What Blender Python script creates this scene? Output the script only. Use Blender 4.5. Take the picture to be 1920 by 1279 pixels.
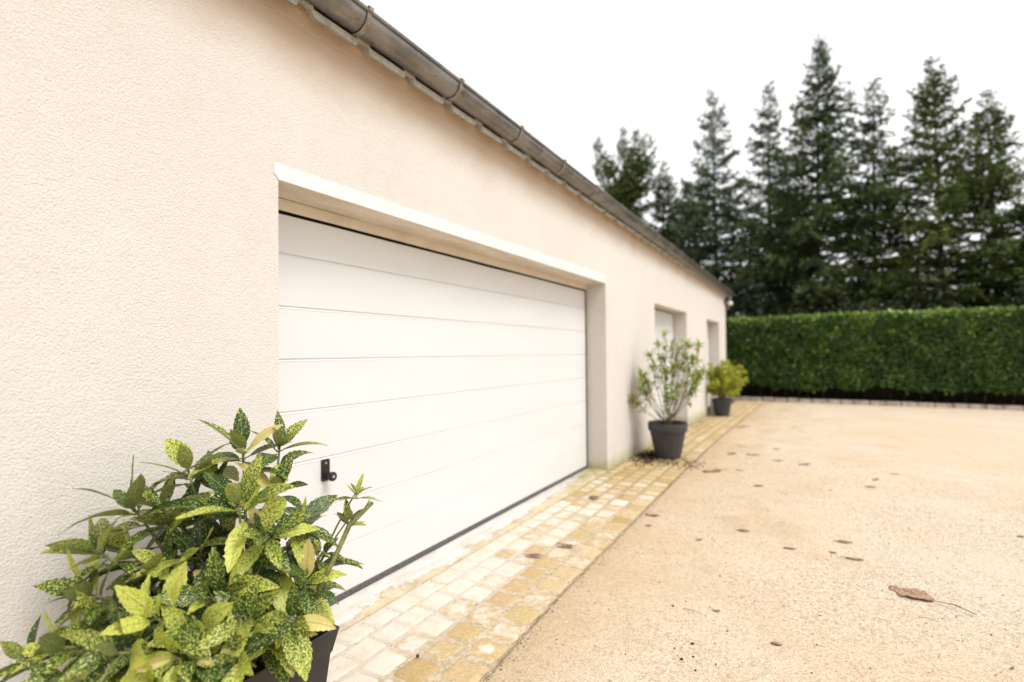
import bpy, bmesh, math, random
from math import sin, cos, pi, radians
from mathutils import Vector, Matrix, noise
for o in list(bpy.data.objects): bpy.data.objects.remove(o)
SC = bpy.context.scene
COL = SC.collection

# ------------------------------------------------------------------ camera
TH, PI_, RO, FPX, SH = radians(30.58), radians(.7), radians(.49), 968.0, .0056
CP = Vector((2.02, 0, 1.35))
F_ = Vector((-sin(TH)*cos(PI_), cos(TH)*cos(PI_), sin(PI_)))
R_0 = Vector((cos(TH), sin(TH), 0)); U_0 = R_0.cross(F_)
R_ = R_0*cos(RO) - U_0*sin(RO); U_ = U_0*cos(RO) + R_0*sin(RO)
cam = bpy.data.cameras.new('camera'); camo = bpy.data.objects.new('camera', cam); COL.objects.link(camo)
camo.matrix_world = Matrix(((R_.x, U_.x, -F_.x, CP.x), (R_.y, U_.y, -F_.y, CP.y), (R_.z, U_.z, -F_.z, CP.z), (0, 0, 0, 1)))
cam.sensor_width = 36; cam.lens = FPX/1920*36; cam.shift_y = SH
cam.clip_start = .05; cam.clip_end = 800
cam.dof.use_dof = True; cam.dof.focus_distance = 1.95; cam.dof.aperture_fstop = 1.1
SC.camera = camo

# ------------------------------------------------------------------ sky, sun, exposure
W = bpy.data.worlds.new('World'); SC.world = W; W.use_nodes = True
wn = W.node_tree; wn.nodes.clear()
SUN_EL, SUN_AZ = radians(56), radians(95)         # azimuth measured from +Y towards +X
sky = wn.nodes.new('ShaderNodeTexSky'); sky.sky_type = 'NISHITA'; sky.sun_disc = False
sky.sun_elevation = SUN_EL; sky.sun_rotation = SUN_AZ; sky.air_density = 1; sky.dust_density = 3
hs = wn.nodes.new('ShaderNodeHueSaturation'); hs.inputs['Saturation'].default_value = .1
mx = wn.nodes.new('ShaderNodeMix'); mx.data_type = 'RGBA'; mx.inputs[0].default_value = .7
mx.inputs[7].default_value = (7.0, 6.95, 6.9, 1)   # even cloud cover over the clear sky
bg = wn.nodes.new('ShaderNodeBackground'); bg.inputs[1].default_value = .1
wo = wn.nodes.new('ShaderNodeOutputWorld')
wn.links.new(sky.outputs[0], hs.inputs['Color']); wn.links.new(hs.outputs[0], mx.inputs[6])
wn.links.new(mx.outputs[2], bg.inputs[0]); wn.links.new(bg.outputs[0], wo.inputs[0])
sun = bpy.data.lights.new('sun', 'SUN'); sun.energy = 1.25; sun.angle = radians(25); sun.color = (1, .98, .955)
suno = bpy.data.objects.new('sun', sun); COL.objects.link(suno)
sd = Vector((sin(SUN_AZ)*cos(SUN_EL), cos(SUN_AZ)*cos(SUN_EL), sin(SUN_EL)))
suno.rotation_euler = sd.to_track_quat('Z', 'Y').to_euler()
SC.view_settings.view_transform = 'Standard'; SC.view_settings.look = 'None'
SC.view_settings.exposure = 1.13; SC.view_settings.gamma = 1
SC.render.engine = 'CYCLES'; SC.cycles.use_denoising = True; SC.cycles.max_bounces = 8

# ------------------------------------------------------------------ measuring helpers (photo pixel -> place in the world)
def ray(x, y): return F_*FPX + R_*(x-960) + U_*(639.5 - y + SH*1920)
def gz(x, y):                                      # height of the yard
    P = [(-9, 0), (2, 0), (5.4, .03), (8, .03), (16.4, -.09), (60, -.09)]
    for (a, za), (b, zb) in zip(P, P[1:]):
        if y <= b: return za + (zb-za)*max(0, (y-a)/(b-a))
    return -.09
def gp(x, y):
    z = 0
    for _ in range(6):
        d = ray(x, y); p = CP + d*((z-CP.z)/d.z); z = gz(p.x, p.y)
    return p
def dp(x, y, depth): return CP + ray(x, y)*(depth/FPX)

# ------------------------------------------------------------------ object helpers
def tag(o, label=None, cat=None, group=None, kind=None):
    if label: o['label'] = label
    if cat: o['category'] = cat
    if group: o['group'] = group
    if kind: o['kind'] = kind
    return o
def empty(name, loc, rz=0):
    o = bpy.data.objects.new(name, None); COL.objects.link(o); o.location = loc; o.rotation_euler = (0, 0, rz)
    o.empty_display_size = .1; return o
def mesh(name, V, Fc, mats, parent=None, smooth=False, mi=None, sharp=None):
    me = bpy.data.meshes.new(name); me.from_pydata([tuple(v) for v in V], [], Fc)
    for m in (mats if isinstance(mats, (list, tuple)) else [mats]): me.materials.append(m)
    if mi: me.polygons.foreach_set('material_index', mi)
    if smooth: me.polygons.foreach_set('use_smooth', [True]*len(me.polygons))
    me.update()
    if sharp: me.set_sharp_from_angle(angle=radians(sharp))
    o = bpy.data.objects.new(name, me); COL.objects.link(o)
    if parent: o.parent = parent
    return o
def attr(o, name, data, typ='FLOAT_COLOR', dom='POINT'):
    a = o.data.attributes.new(name, typ, dom)
    a.data.foreach_set('color' if typ == 'FLOAT_COLOR' else 'value', [c for q in data for c in q] if typ == 'FLOAT_COLOR' else data)
class MB:
    def __init__(s): s.V = []; s.F = []; s.M = []
    def add(s, V, F, m=0):
        n = len(s.V); s.V += [Vector(v) for v in V]; s.F += [tuple(i+n for i in f) for f in F]; s.M += [m]*len(F)
    def box(s, a, b, m=0):
        (x0, y0, z0), (x1, y1, z1) = a, b
        s.add([(x0,y0,z0),(x1,y0,z0),(x1,y1,z0),(x0,y1,z0),(x0,y0,z1),(x1,y0,z1),(x1,y1,z1),(x0,y1,z1)],
              [(0,3,2,1),(4,5,6,7),(0,1,5,4),(1,2,6,5),(2,3,7,6),(3,0,4,7)], m)
    def prism_y(s, prof, ys, m=0, closed=True, caps=True, dz=None):   # profile in x,z swept along y
        n = len(prof); V = []
        for y in ys:
            for (x, z) in prof: V.append((x, y, z + (dz(y) if dz else 0)))
        F = []
        for k in range(len(ys)-1):
            for i in range(n if closed else n-1):
                j = (i+1) % n; F.append((k*n+i, k*n+j, (k+1)*n+j, (k+1)*n+i))
        if caps and closed: F.append(tuple(range(n))[::-1]); F.append(tuple((len(ys)-1)*n+i for i in range(n)))
        s.add(V, F, m)
    def tube(s, pts, rad, n=8, m=0, caps=True):
        pts = [Vector(p) for p in pts]; V = []; F = []
        up = None
        for k, p in enumerate(pts):
            t = (pts[min(k+1, len(pts)-1)] - pts[max(k-1, 0)]).normalized()
            if up is None: up = t.orthogonal().normalized()
            up = (up - t*up.dot(t)).normalized(); w = t.cross(up)
            r = rad[k] if isinstance(rad, (list, tuple)) else rad
            for i in range(n):
                a = 2*pi*i/n; V.append(p + (up*cos(a) + w*sin(a))*r)
        for k in range(len(pts)-1):
            for i in range(n):
                j = (i+1) % n; F.append((k*n+i, k*n+j, (k+1)*n+j, (k+1)*n+i))
        if caps: F.append(tuple(range(n))[::-1]); F.append(tuple((len(pts)-1)*n+i for i in range(n)))
        s.add(V, F, m)
    def lathe(s, prof, n=40, m=0, c=(0, 0, 0)):
        V = []; F = []
        for (r, z) in prof:
            for i in range(n): V.append((c[0]+r*cos(2*pi*i/n), c[1]+r*sin(2*pi*i/n), c[2]+z))
        for k in range(len(prof)-1):
            for i in range(n):
                j = (i+1) % n; F.append((k*n+i, k*n+j, (k+1)*n+j, (k+1)*n+i))
        s.add(V, F, m)
    def build(s, name, mats, parent=None, smooth=False, sharp=None):
        return mesh(name, s.V, s.F, mats, parent, smooth, s.M, sharp)
def bevel(o, w, seg=2, ang=30):
    b = o.modifiers.new('bevel', 'BEVEL'); b.width = w; b.segments = seg; b.limit_method = 'ANGLE'; b.angle_limit = radians(ang)
    b.harden_normals = False

# ------------------------------------------------------------------ materials
class Mat:
    def __init__(s, name):
        s.m = bpy.data.materials.new(name); s.m.use_nodes = True; s.t = s.m.node_tree
        s.b = s.t.nodes['Principled BSDF']; s.o = s.t.nodes['Material Output']
    def n(s, typ, **k):
        nd = s.t.nodes.new('ShaderNode'+typ)
        for a, v in k.items():
            if a.startswith('_'): setattr(nd, a[1:], v)
            else:
                key = int(a[1:]) if a[0] == 'i' and a[1:].isdigit() else a
                if hasattr(v, 'type') and hasattr(v, 'is_linked'): s.t.links.new(v, nd.inputs[key])
                else: nd.inputs[key].default_value = v
        return nd
    def l(s, a, b): s.t.links.new(a, b)
    def co(s): return s.n('TexCoord').outputs['Object']
    def geo(s): return s.n('NewGeometry').outputs['Position']
    def noise(s, sc, det=4, rough=.6, vec=None, dist=0):
        nd = s.n('TexNoise', Scale=sc, Detail=det, Roughness=rough, Distortion=dist)
        s.l(vec or s.co(), nd.inputs['Vector']); return nd.outputs['Fac']
    def voro(s, sc, vec=None, feat='F1', out='Distance', rnd=1.0):
        nd = s.n('TexVoronoi', Scale=sc, _feature=feat, Randomness=rnd); s.l(vec or s.co(), nd.inputs['Vector']); return nd.outputs[out]
    def ramp(s, f, *st, interp='LINEAR'):
        nd = s.n('ValToRGB'); s.l(f, nd.inputs[0]); r = nd.color_ramp; r.interpolation = interp
        while len(r.elements) < len(st): r.elements.new(.5)
        for e, (p, c) in zip(r.elements, st):
            e.position = p; e.color = (c, c, c, 1) if isinstance(c, (int, float)) else (*c, 1)
        return nd.outputs[0]
    def mix(s, f, a, b, blend='MIX'):
        nd = s.n('Mix', _data_type='RGBA', _blend_type=blend)
        for i, v in ((0, f), (6, a), (7, b)):
            if hasattr(v, 'is_linked'): s.l(v, nd.inputs[i])
            elif isinstance(v, (int, float)): nd.inputs[i].default_value = v
            else: nd.inputs[i].default_value = (*v, 1)
        return nd.outputs[2]
    def math(s, op, a, b=0.0, c=0.0, clamp=False):
        nd = s.n('Math', _operation=op, _use_clamp=clamp)
        for i, v in enumerate((a, b, c)):
            if hasattr(v, 'is_linked'): s.l(v, nd.inputs[i])
            else: nd.inputs[i].default_value = v
        return nd.outputs[0]
    def sep(s, v): nd = s.n('SeparateXYZ'); s.l(v, nd.inputs[0]); return nd.outputs
    def rng(s, v, a, b, c=0.0, d=1.0):
        nd = s.n('MapRange', _interpolation_type='SMOOTHSTEP'); s.l(v, nd.inputs[0])
        for i, q in enumerate((a, b, c, d)): nd.inputs[i+1].default_value = q
        return nd.outputs[0]
    def bump(s, h, dist=.005, st=1.0, nrm=None):
        nd = s.n('Bump', Strength=st, Distance=dist); s.l(h, nd.inputs['Height'])
        if nrm: s.l(nrm, nd.inputs['Normal'])
        s.l(nd.outputs[0], s.b.inputs['Normal']); return nd.outputs[0]
    def fin(s, col=None, rough=.6, metal=0, spec=.5):
        if col is not None:
            if hasattr(col, 'is_linked'): s.l(col, s.b.inputs['Base Color'])
            else: s.b.inputs['Base Color'].default_value = (*col, 1)
        if hasattr(rough, 'is_linked'): s.l(rough, s.b.inputs['Roughness'])
        else: s.b.inputs['Roughness'].default_value = rough
        s.b.inputs['Metallic'].default_value = metal; s.b.inputs['Specular IOR Level'].default_value = spec
        return s.m
    def vscale(s, v, sc):
        nd = s.n('Mapping'); s.l(v, nd.inputs['Vector']); nd.inputs['Scale'].default_value = sc; return nd.outputs[0]

def mat_render():
    M = Mat('cream_render'); p = M.co(); q = M.sep(p)
    big = M.noise(.6, 4, .6, p); mid = M.noise(9, 4, .6, p)
    c = M.mix(M.rng(big, .35, .7), (.612, .568, .518), (.648, .608, .562))
    c = M.mix(M.math('MULTIPLY', M.rng(mid, .45, .75), .25), c, (.555, .50, .435))
    pits = M.noise(130, 3, .6, p)
    c = M.mix(M.rng(pits, .28, .47, .36, 0), c, (.50, .42, .33))
    # small dirt specks
    sp = M.voro(9, p, out='Distance')
    c = M.mix(M.rng(sp, .008, .022, .75, 0), c, (.22, .16, .11))
    # dust and painted-in eave shade at the wall head, algae at the foot
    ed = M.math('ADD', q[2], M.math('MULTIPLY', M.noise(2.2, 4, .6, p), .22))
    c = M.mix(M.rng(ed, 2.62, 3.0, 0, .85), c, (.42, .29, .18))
    ft = M.math('SUBTRACT', q[2], M.math('MULTIPLY', M.noise(5, 4, .65, p), .34))
    alg = M.math('MULTIPLY', M.rng(ft, -.14, .06, .7, 0), M.rng(q[1], 4.8, 5.6, .25, 1))
    c = M.mix(alg, c, (.36, .32, .11))
    cr = M.math('ABSOLUTE', M.math('SUBTRACT', q[2], M.math('ADD', 2.80, M.math('MULTIPLY', M.noise(3.5, 5, .7, M.vscale(p, (1, 1, .02))), .09))))
    c = M.mix(M.rng(cr, .0006, .0022, .55, 0), c, (.25, .17, .11))
    h = M.math('ADD', M.noise(125, 3, .6, p, .2), M.math('MULTIPLY', M.noise(30, 3, .6, p), .6))
    M.bump(h, .0048, 1.0)
    return M.fin(c, .92, spec=.15)
def mat_plain(name, col, rough=.6, spec=.5, metal=0, var=.15, sc=20, bump=0.0, bsc=200):
    M = Mat(name); n = M.noise(sc, 5, .6)
    c = M.mix(M.rng(n, .3, .7), tuple(x*(1-var) for x in col), tuple(min(1, x*(1+var)) for x in col))
    if bump: M.bump(M.noise(bsc, 3, .6), bump)
    return M.fin(c, rough, metal, spec)
def mat_door():
    M = Mat('white_door_steel'); p = M.co(); q = M.sep(p)
    n = M.noise(3, 4, .6, M.vscale(p, (1, .4, 2)))
    c = M.mix(M.rng(n, .3, .75), (.625, .618, .61), (.655, .648, .64))
    d = M.math('SUBTRACT', q[2], M.math('MULTIPLY', M.noise(9, 4, .6, p), .2))
    c = M.mix(M.rng(d, -.1, .22, .22, 0), c, (.5, .45, .36))
    M.bump(M.noise(420, 2, .5, p), .0006)
    return M.fin(c, .42, spec=.4)
def mat_lintel():
    M = Mat('white_lintel_paint'); p = M.co()
    c = M.mix(M.rng(M.noise(14, 5, .65, p), .35, .75), (.68, .675, .66), (.61, .60, .575))
    M.bump(M.noise(60, 4, .6, p), .002)
    return M.fin(c, .75, spec=.2)
def mat_soffit():
    M = Mat('stained_lintel_soffit'); p = M.co()
    c = M.mix(M.rng(M.noise(5, 6, .7, M.vscale(p, (1.5, .4, 1))), .35, .65), (.74, .67, .58), (.62, .54, .44))
    c = M.mix(M.rng(M.noise(60, 5, .7, p), .58, .66, 0, .6), c, (.26, .2, .15))
    v = M.voro(4.3, M.vscale(p, (1.4, .9, 1)))
    c = M.mix(M.rng(v, .03, .055, .8, 0), c, (.2, .13, .08))
    M.bump(M.noise(80, 4, .6, p), .003)
    return M.fin(c, .85, spec=.2)
def mat_zinc():
    M = Mat('weathered_zinc'); p = M.co()
    st = M.noise(7, 6, .7, M.vscale(p, (1, .5, 1)))
    c = M.mix(M.rng(st, .3, .7), (.155, .145, .135), (.29, .272, .255))
    c = M.mix(M.rng(M.noise(24, 4, .7, p), .62, .70, 0, .7), c, (.36, .32, .27))
    c = M.mix(M.rng(M.noise(16, 5, .75, M.vscale(p, (1, .6, 2.4))), .60, .64, 0, .8), c, (.075, .055, .04))
    M.bump(M.noise(30, 4, .6, p), .0015)
    return M.fin(c, M.rng(st, .3, .7, .28, .45), .7, .5)
def mat_sheet():
    M = Mat('fibre_cement_sheet'); p = M.co()
    c = M.mix(M.rng(M.noise(9, 6, .7, M.vscale(p, (.5, 2, 1))), .3, .7), (.33, .31, .27), (.50, .47, .42))
    c = M.mix(M.rng(M.noise(40, 4, .7, p), .6, .68, 0, .5), c, (.12, .1, .07))
    M.bump(M.noise(60, 4, .6, p), .002)
    return M.fin(c, .8, spec=.25)
def mat_gravel():
    M = Mat('beige_bound_gravel'); p = M.co(); q = M.sep(p)
    cell = M.sep(M.voro(175, p, out='Color')); c2_ = M.sep(M.voro(70, p, out='Color'))
    c = M.ramp(cell[0], (0, (.34, .26, .18)), (.28, (.54, .43, .31)), (.62, (.62, .51, .385)), (.9, (.74, .65, .53)), (1, (.24, .17, .11)))
    c = M.mix(M.rng(c2_[0], .80, .90, 0, .5), c, (.30, .21, .13)); c = M.mix(M.rng(c2_[1], .88, .96, 0, .35), c, (.80, .70, .57))
    big = M.noise(1.1, 6, .65, p); c = M.mix(M.rng(big, .42, .68), c, M.mix(.35, c, (.66, .56, .44)))
    b2 = M.noise(.45, 4, .6, M.vscale(p, (1, 1.4, 1)))
    c = M.mix(M.rng(b2, .35, .6, .4, 0), c, (.56, .42, .27))
    # darker gaps between grains
    gap = M.noise(170, 4, .8, p); c = M.mix(M.rng(gap, .34, .45, .7, 0), c, (.22, .145, .085))
    # grit: sparse dark specks
    for sc, a, b in ((14, .028, .05), (5, .018, .028)):
        v = M.voro(sc, p); c = M.mix(M.rng(v, a*.8, b, .8, 0), c, (.10, .07, .045))
    # damp and moss along the setts and by the hedge
    nn = M.noise(1.8, 5, .7, p); near = M.rng(M.math('ADD', q[0], M.math('MULTIPLY', nn, -1.1)), .0, 1.0, 1, 0)
    c = M.mix(M.math('MULTIPLY', near, .55), c, (.44, .30, .15))
    dmp = M.math('MULTIPLY', M.rng(M.noise(.9, 6, .72, M.vscale(p, (1, .8, 1))), .50, .66), M.rng(q[0], 5.5, 1.5))
    c = M.mix(M.math('MULTIPLY', dmp, .42), c, (.42, .29, .16))
    c = M.mix(M.rng(M.noise(7, 6, .75, p), .55, .72, 0, .3), c, (.44, .33, .2))
    mo = M.math('MULTIPLY', M.rng(M.noise(2.6, 6, .75, p), .5, .64), M.math('MULTIPLY', M.rng(q[1], 5.5, 10, .15, 1), M.rng(q[0], .8, 2.8, 1, .0)))
    c = M.mix(M.math('MULTIPLY', mo, .65), c, (.25, .21, .06))
    ms = M.math('MULTIPLY', M.rng(M.noise(3.2, 3, .6, p), .60, .72), M.rng(M.noise(55, 4, .7, p), .52, .60))
    c = M.mix(M.math('MULTIPLY', ms, .5), c, (.30, .24, .10))
    h = M.math('ADD', M.math('MULTIPLY', cell[1], .8), M.math('MULTIPLY', gap, 1.2))
    M.bump(h, .0026, .9)
    return M.fin(c, .9, spec=.2)
def mat_setts():
    M = Mat('worn_stone_setts'); p = M.co()
    a = M.n('Attribute', _attribute_name='sett').outputs['Color']
    sc = M.n('SeparateColor'); M.l(a, sc.inputs[0]); pale, cen, rnd = sc.outputs
    br = M.ramp(rnd, (0, (.40, .28, .11)), (.3, (.50, .37, .19)), (.65, (.56, .43, .26)), (1, (.46, .33, .17)))
    br = M.mix(M.rng(M.noise(70, 5, .7, p), .35, .65, .5, 0), br, (.30, .20, .08))
    nz = M.noise(22, 5, .7, p)
    f = M.math('ADD', M.math('MULTIPLY', pale, 1.35), M.math('MULTIPLY', M.math('SUBTRACT', nz, .5), 1.7))
    f = M.math('SUBTRACT', f, M.math('MULTIPLY', cen, .55))
    wh = M.mix(M.rng(M.noise(9, 5, .7, p), .4, .7), (.61, .55, .47), (.56, .47, .36))
    c = M.mix(M.rng(f, .05, .75), br, wh)
    c = M.mix(M.rng(M.voro(38, p), .07, .12, .75, 0), c, (.13, .09, .05))
    M.bump(M.math('ADD', M.noise(60, 5, .7, p), M.math('MULTIPLY', M.noise(200, 3, .6, p), .4)), .003)
    return M.fin(c, .85, spec=.25)
def mat_joint():
    M = Mat('sandy_sett_joints'); p = M.co(); q = M.sep(p)
    c = M.mix(M.rng(M.noise(28, 5, .7, p), .4, .62), (.53, .44, .325), (.40, .31, .19))
    c = M.mix(M.rng(M.noise(160, 3, .7, p), .3, .45, .7, 0), c, (.16, .11, .06))
    nw = M.math('ADD', q[0], M.math('MULTIPLY', M.noise(3, 4, .6, p), .35))
    nr = M.math('MULTIPLY', M.rng(nw, .45, .72, 1, 0), M.rng(q[1], 2.8, 4.4, 1, 0))
    c = M.mix(M.math('MULTIPLY', nr, .85), c, (.585, .515, .43))
    far = M.rng(q[1], 3.8, 5.6)
    c = M.mix(M.math('MULTIPLY', far, .6), c, (.20, .15, .05))
    ck = M.voro(26, p, feat='DISTANCE_TO_EDGE'); c = M.mix(M.math('MULTIPLY', M.rng(ck, .01, .05, .6, 0), M.rng(M.noise(4, 3, .6, p), .4, .6)), c, (.14, .10, .05))
    M.bump(M.noise(180, 4, .7, p), .004)
    return M.fin(c, .95, spec=.1)
def mat_threshold():
    M = Mat('chipped_threshold_paint'); p = M.co(); q = M.sep(p)
    ed = M.math('ADD', q[0], M.math('MULTIPLY', M.math('SUBTRACT', M.noise(7, 7, .8, M.vscale(p, (1, .45, 1))), .5), .62))
    ed = M.math('ADD', ed, M.rng(q[1], 3.6, 5.4, 0, .14))
    wh = M.mix(M.rng(M.noise(12, 6, .7, M.vscale(p, (1, .35, 1))), .35, .7), (.60, .575, .545), (.50, .45, .39))
    cc = M.mix(M.rng(M.noise(9, 6, .75, p), .35, .7), (.58, .48, .33), (.42, .33, .17))
    c = M.mix(M.rng(ed, -.07, -.01), wh, cc)
    c = M.mix(M.math('MULTIPLY', M.rng(q[1], 4.3, 5.3), M.rng(M.noise(9, 5, .7, p), .4, .6, .2, .75)), c, (.24, .23, .08))
    c = M.mix(M.rng(M.noise(140, 3, .7, p), .3, .42, .4, 0), c, (.3, .24, .16))
    M.bump(M.math('ADD', M.rng(ed, -.05, -.03, 1, 0), M.math('MULTIPLY', M.noise(60, 4, .7, p), .5)), .003)
    return M.fin(c, .8, spec=.25)
def mat_aucuba():
    M = Mat('speckled_leaf')
    a = M.n('Attribute', _attribute_name='leaf').outputs['Color']
    sc = M.n('SeparateColor'); M.l(a, sc.inputs[0]); typ, along, cross = sc.outputs
    uv = M.n('UVMap').outputs[0]
    n1 = M.noise(190, 4, .7, uv); n2 = M.noise(110, 3, .6, uv)
    v = M.voro(170, uv)
    dk = M.mix(M.rng(n2, .35, .65), (.016, .046, .010), (.036, .088, .012))
    md = M.mix(M.rng(n2, .35, .65), (.050, .118, .010), (.100, .17, .012))
    base = M.mix(M.rng(typ, .15, .75), dk, md)
    thr = M.math('ADD', M.math('MULTIPLY', typ, .26), M.math('MULTIPLY', along, .08))
    thr = M.math('ADD', thr, M.math('MULTIPLY', M.math('SUBTRACT', n2, .5), .30))
    sp = M.math('SUBTRACT', M.math('ADD', n1, thr), .665)
    f = M.rng(sp, -.012, .03)
    ye = M.mix(M.rng(n2, .3, .7), (.48, .53, .045), (.66, .66, .16))
    c = M.mix(f, base, ye)
    dot = M.rng(v, .17, .27, 1, 0); c = M.mix(M.math('MULTIPLY', dot, .85), c, (.70, .70, .26))
    # whole yellow leaves
    yl = M.rng(typ, .92, .95); plain = M.mix(M.rng(n2, .4, .75), (.66, .56, .20), (.60, .46, .17))
    c = M.mix(M.math('MULTIPLY', yl, M.rng(M.math('ADD', along, M.math('MULTIPLY', M.math('SUBTRACT', n2, .5), .9)), .05, .3)), c, plain)
    # midrib and side veins
    mr = M.rng(cross, .02, .07, 1, 0); c = M.mix(M.math('MULTIPLY', mr, .55), c, (.42, .50, .14))
    bf = M.n('NewGeometry').outputs['Backfacing']
    c = M.mix(M.math('MULTIPLY', bf, .5), c, (.30, .34, .12))
    vein = M.math('SINE', M.math('ADD', M.math('MULTIPLY', along, 62), M.math('MULTIPLY', cross, -22)))
    M.bump(M.math('ADD', M.math('MULTIPLY', vein, .25), M.math('ADD', M.math('MULTIPLY', mr, -1.5), M.math('MULTIPLY', n2, 2))), .0010)
    m = M.fin(c, .32, spec=.5)
    tr = M.n('BsdfTranslucent'); M.l(c, tr.inputs[0])
    ms = M.n('MixShader'); ms.inputs[0].default_value = .28
    M.l(M.b.outputs[0], ms.inputs[1]); M.l(tr.outputs[0], ms.inputs[2]); M.l(ms.outputs[0], M.o.inputs[0])
    return m
def mat_leaf(name, c0, c1, c2=None, rough=.5, trans=.25, patch=.35, spec=.35):
    M = Mat(name); a = M.n('Attribute', _attribute_name='tint').outputs['Fac']
    c = M.ramp(a, (0, c0), (.6, c1), (1, c2 or c1))
    c = M.mix(M.rng(M.noise(patch, 3, .6, M.geo()), .35, .65, 0, .5), c, tuple(x*.62 for x in c0))
    m = M.fin(c, rough, spec=spec)
    tr = M.n('BsdfTranslucent'); M.l(c, tr.inputs[0]); ms = M.n('MixShader'); ms.inputs[0].default_value = trans
    M.l(M.b.outputs[0], ms.inputs[1]); M.l(tr.outputs[0], ms.inputs[2]); M.l(ms.outputs[0], M.o.inputs[0])
    return m
def mat_dead():
    M = Mat('dead_leaf_brown'); p = M.co()
    i = M.n('ObjectInfo').outputs['Random']
    c = M.mix(i, (.20, .10, .06), (.55, .36, .23))
    c = M.mix(M.rng(M.noise(90, 5, .7, p), .4, .65), c, (.10, .055, .035))
    M.bump(M.noise(120, 4, .6, p), .003)
    return M.fin(c, .75, spec=.25)
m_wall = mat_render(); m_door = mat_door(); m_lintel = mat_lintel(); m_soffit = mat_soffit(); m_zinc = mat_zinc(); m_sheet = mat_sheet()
m_gravel = mat_gravel(); m_setts = mat_setts(); m_joint = mat_joint(); m_thr = mat_threshold(); m_auc = mat_aucuba(); m_dead = mat_dead()
m_head = mat_plain('cream_header', (.68, .60, .49), .85, .2, var=.06, sc=5)
m_black = mat_plain('black_plastic', (.008, .008, .009), .35, .5, sc=60)
m_dark = mat_plain('dark_void', (.006, .005, .004), .9, .1)
m_rubber = mat_plain('grey_rubber_seal', (.085, .08, .078), .65, .4, var=.45, sc=90, bump=.002, bsc=300)
m_planter = mat_plain('charcoal_planter', (.026, .023, .025), .42, .45, var=.15, sc=12, bump=.0006, bsc=300)
m_pot = mat_plain('slate_grey_pot', (.040, .040, .042), .5, .4, var=.18, sc=9, bump=.001, bsc=120)
m_soil = mat_plain('dark_soil', (.028, .017, .010), .95, .1, var=.5, sc=60, bump=.012, bsc=60)
m_stem = mat_plain('green_brown_stem', (.16, .17, .055), .55, .3, var=.35, sc=30, bump=.001)
m_wood = mat_plain('woody_stem', (.26, .19, .11), .75, .2, var=.35, sc=30, bump=.002)
m_bark = mat_plain('conifer_bark', (.055, .042, .032), .9, .2, var=.4, sc=6, bump=.02, bsc=12)
m_stone = mat_plain('pale_kerb_stone', (.40, .34, .28), .85, .25, var=.3, sc=8, bump=.006, bsc=50)
m_white = mat_plain('off_white_plastic', (.72, .70, .66), .4, .4, var=.05)
m_brass = mat_plain('brass_screw', (.55, .42, .22), .35, .5, metal=.9, var=.1)
m_mark = mat_plain('white_knob_mark', (.6, .6, .62), .5, .3, var=.05)
m_roof = m_sheet

# ------------------------------------------------------------------ ground
EDGE = [(-3, .84), (1.0, .81), (1.78, .80), (2.0, .79), (2.6, .765), (4.3, .745), (7.4, .715), (17, .70)]
def ex(y):
    for (a, xa), (b, xb) in zip(EDGE, EDGE[1:]):
        if y <= b: return xa + (xb-xa)*(y-a)/(b-a) + .006*noise.noise(Vector((0, y*5, 0)))
    return .7
def sheet(name, xs, ys, zf, mat, kind='structure'):
    V = []; F = []
    for y in ys:
        for x in xs: V.append((x, y, zf(x, y)))
    n = len(xs)
    for j in range(len(ys)-1):
        for i in range(n-1): F.append((j*n+i, j*n+i+1, (j+1)*n+i+1, (j+1)*n+i))
    o = mesh(name, V, F, mat, smooth=True); tag(o, kind=kind); return o
m_earth = mat_plain('dark_earth', (.07, .055, .03), .95, .1, var=.3, sc=1)
sheet('ground', [-400, -100, -20, 0, 20, 100, 400], [-200, -30, 0, 16, 20, 60, 200, 600], lambda x, y: -.24, m_earth)
ys = [-9 + .5*i for i in range(52)]
gxs = [0, .003, .02, .2, .5, 1.2, 1.8, 2.5, 3.5, 5, 7, 10, 14, 20, 30]; gys = [-9, -6]+[-3.2+.04*i for i in range(490)]+[16.42]
GV = []; GF = []
for j, y in enumerate(gys):
    e = ex(y)+.004+.010*max(0, noise.noise(Vector((1, y*4, 0)))+.25)+.004*noise.noise(Vector((1, y*30, 0))) if y < 16.36 else -.3
    for i, g in enumerate(gxs):
        x = e+g; GV.append((x, y, gz(x, y)+.004*noise.noise(Vector((x*1.3, y*1.3, 0)))-.004-(.03 if i == 0 else (.004 if i == 1 else 0))))
for j in range(len(gys)-1):
    for i in range(len(gxs)-1): n_ = len(gxs); GF.append((j*n_+i, j*n_+i+1, (j+1)*n_+i+1, (j+1)*n_+i))
tag(mesh('gravel_yard', GV, GF, m_gravel, smooth=True), kind='structure')

rnd = random.Random(5)
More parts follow.
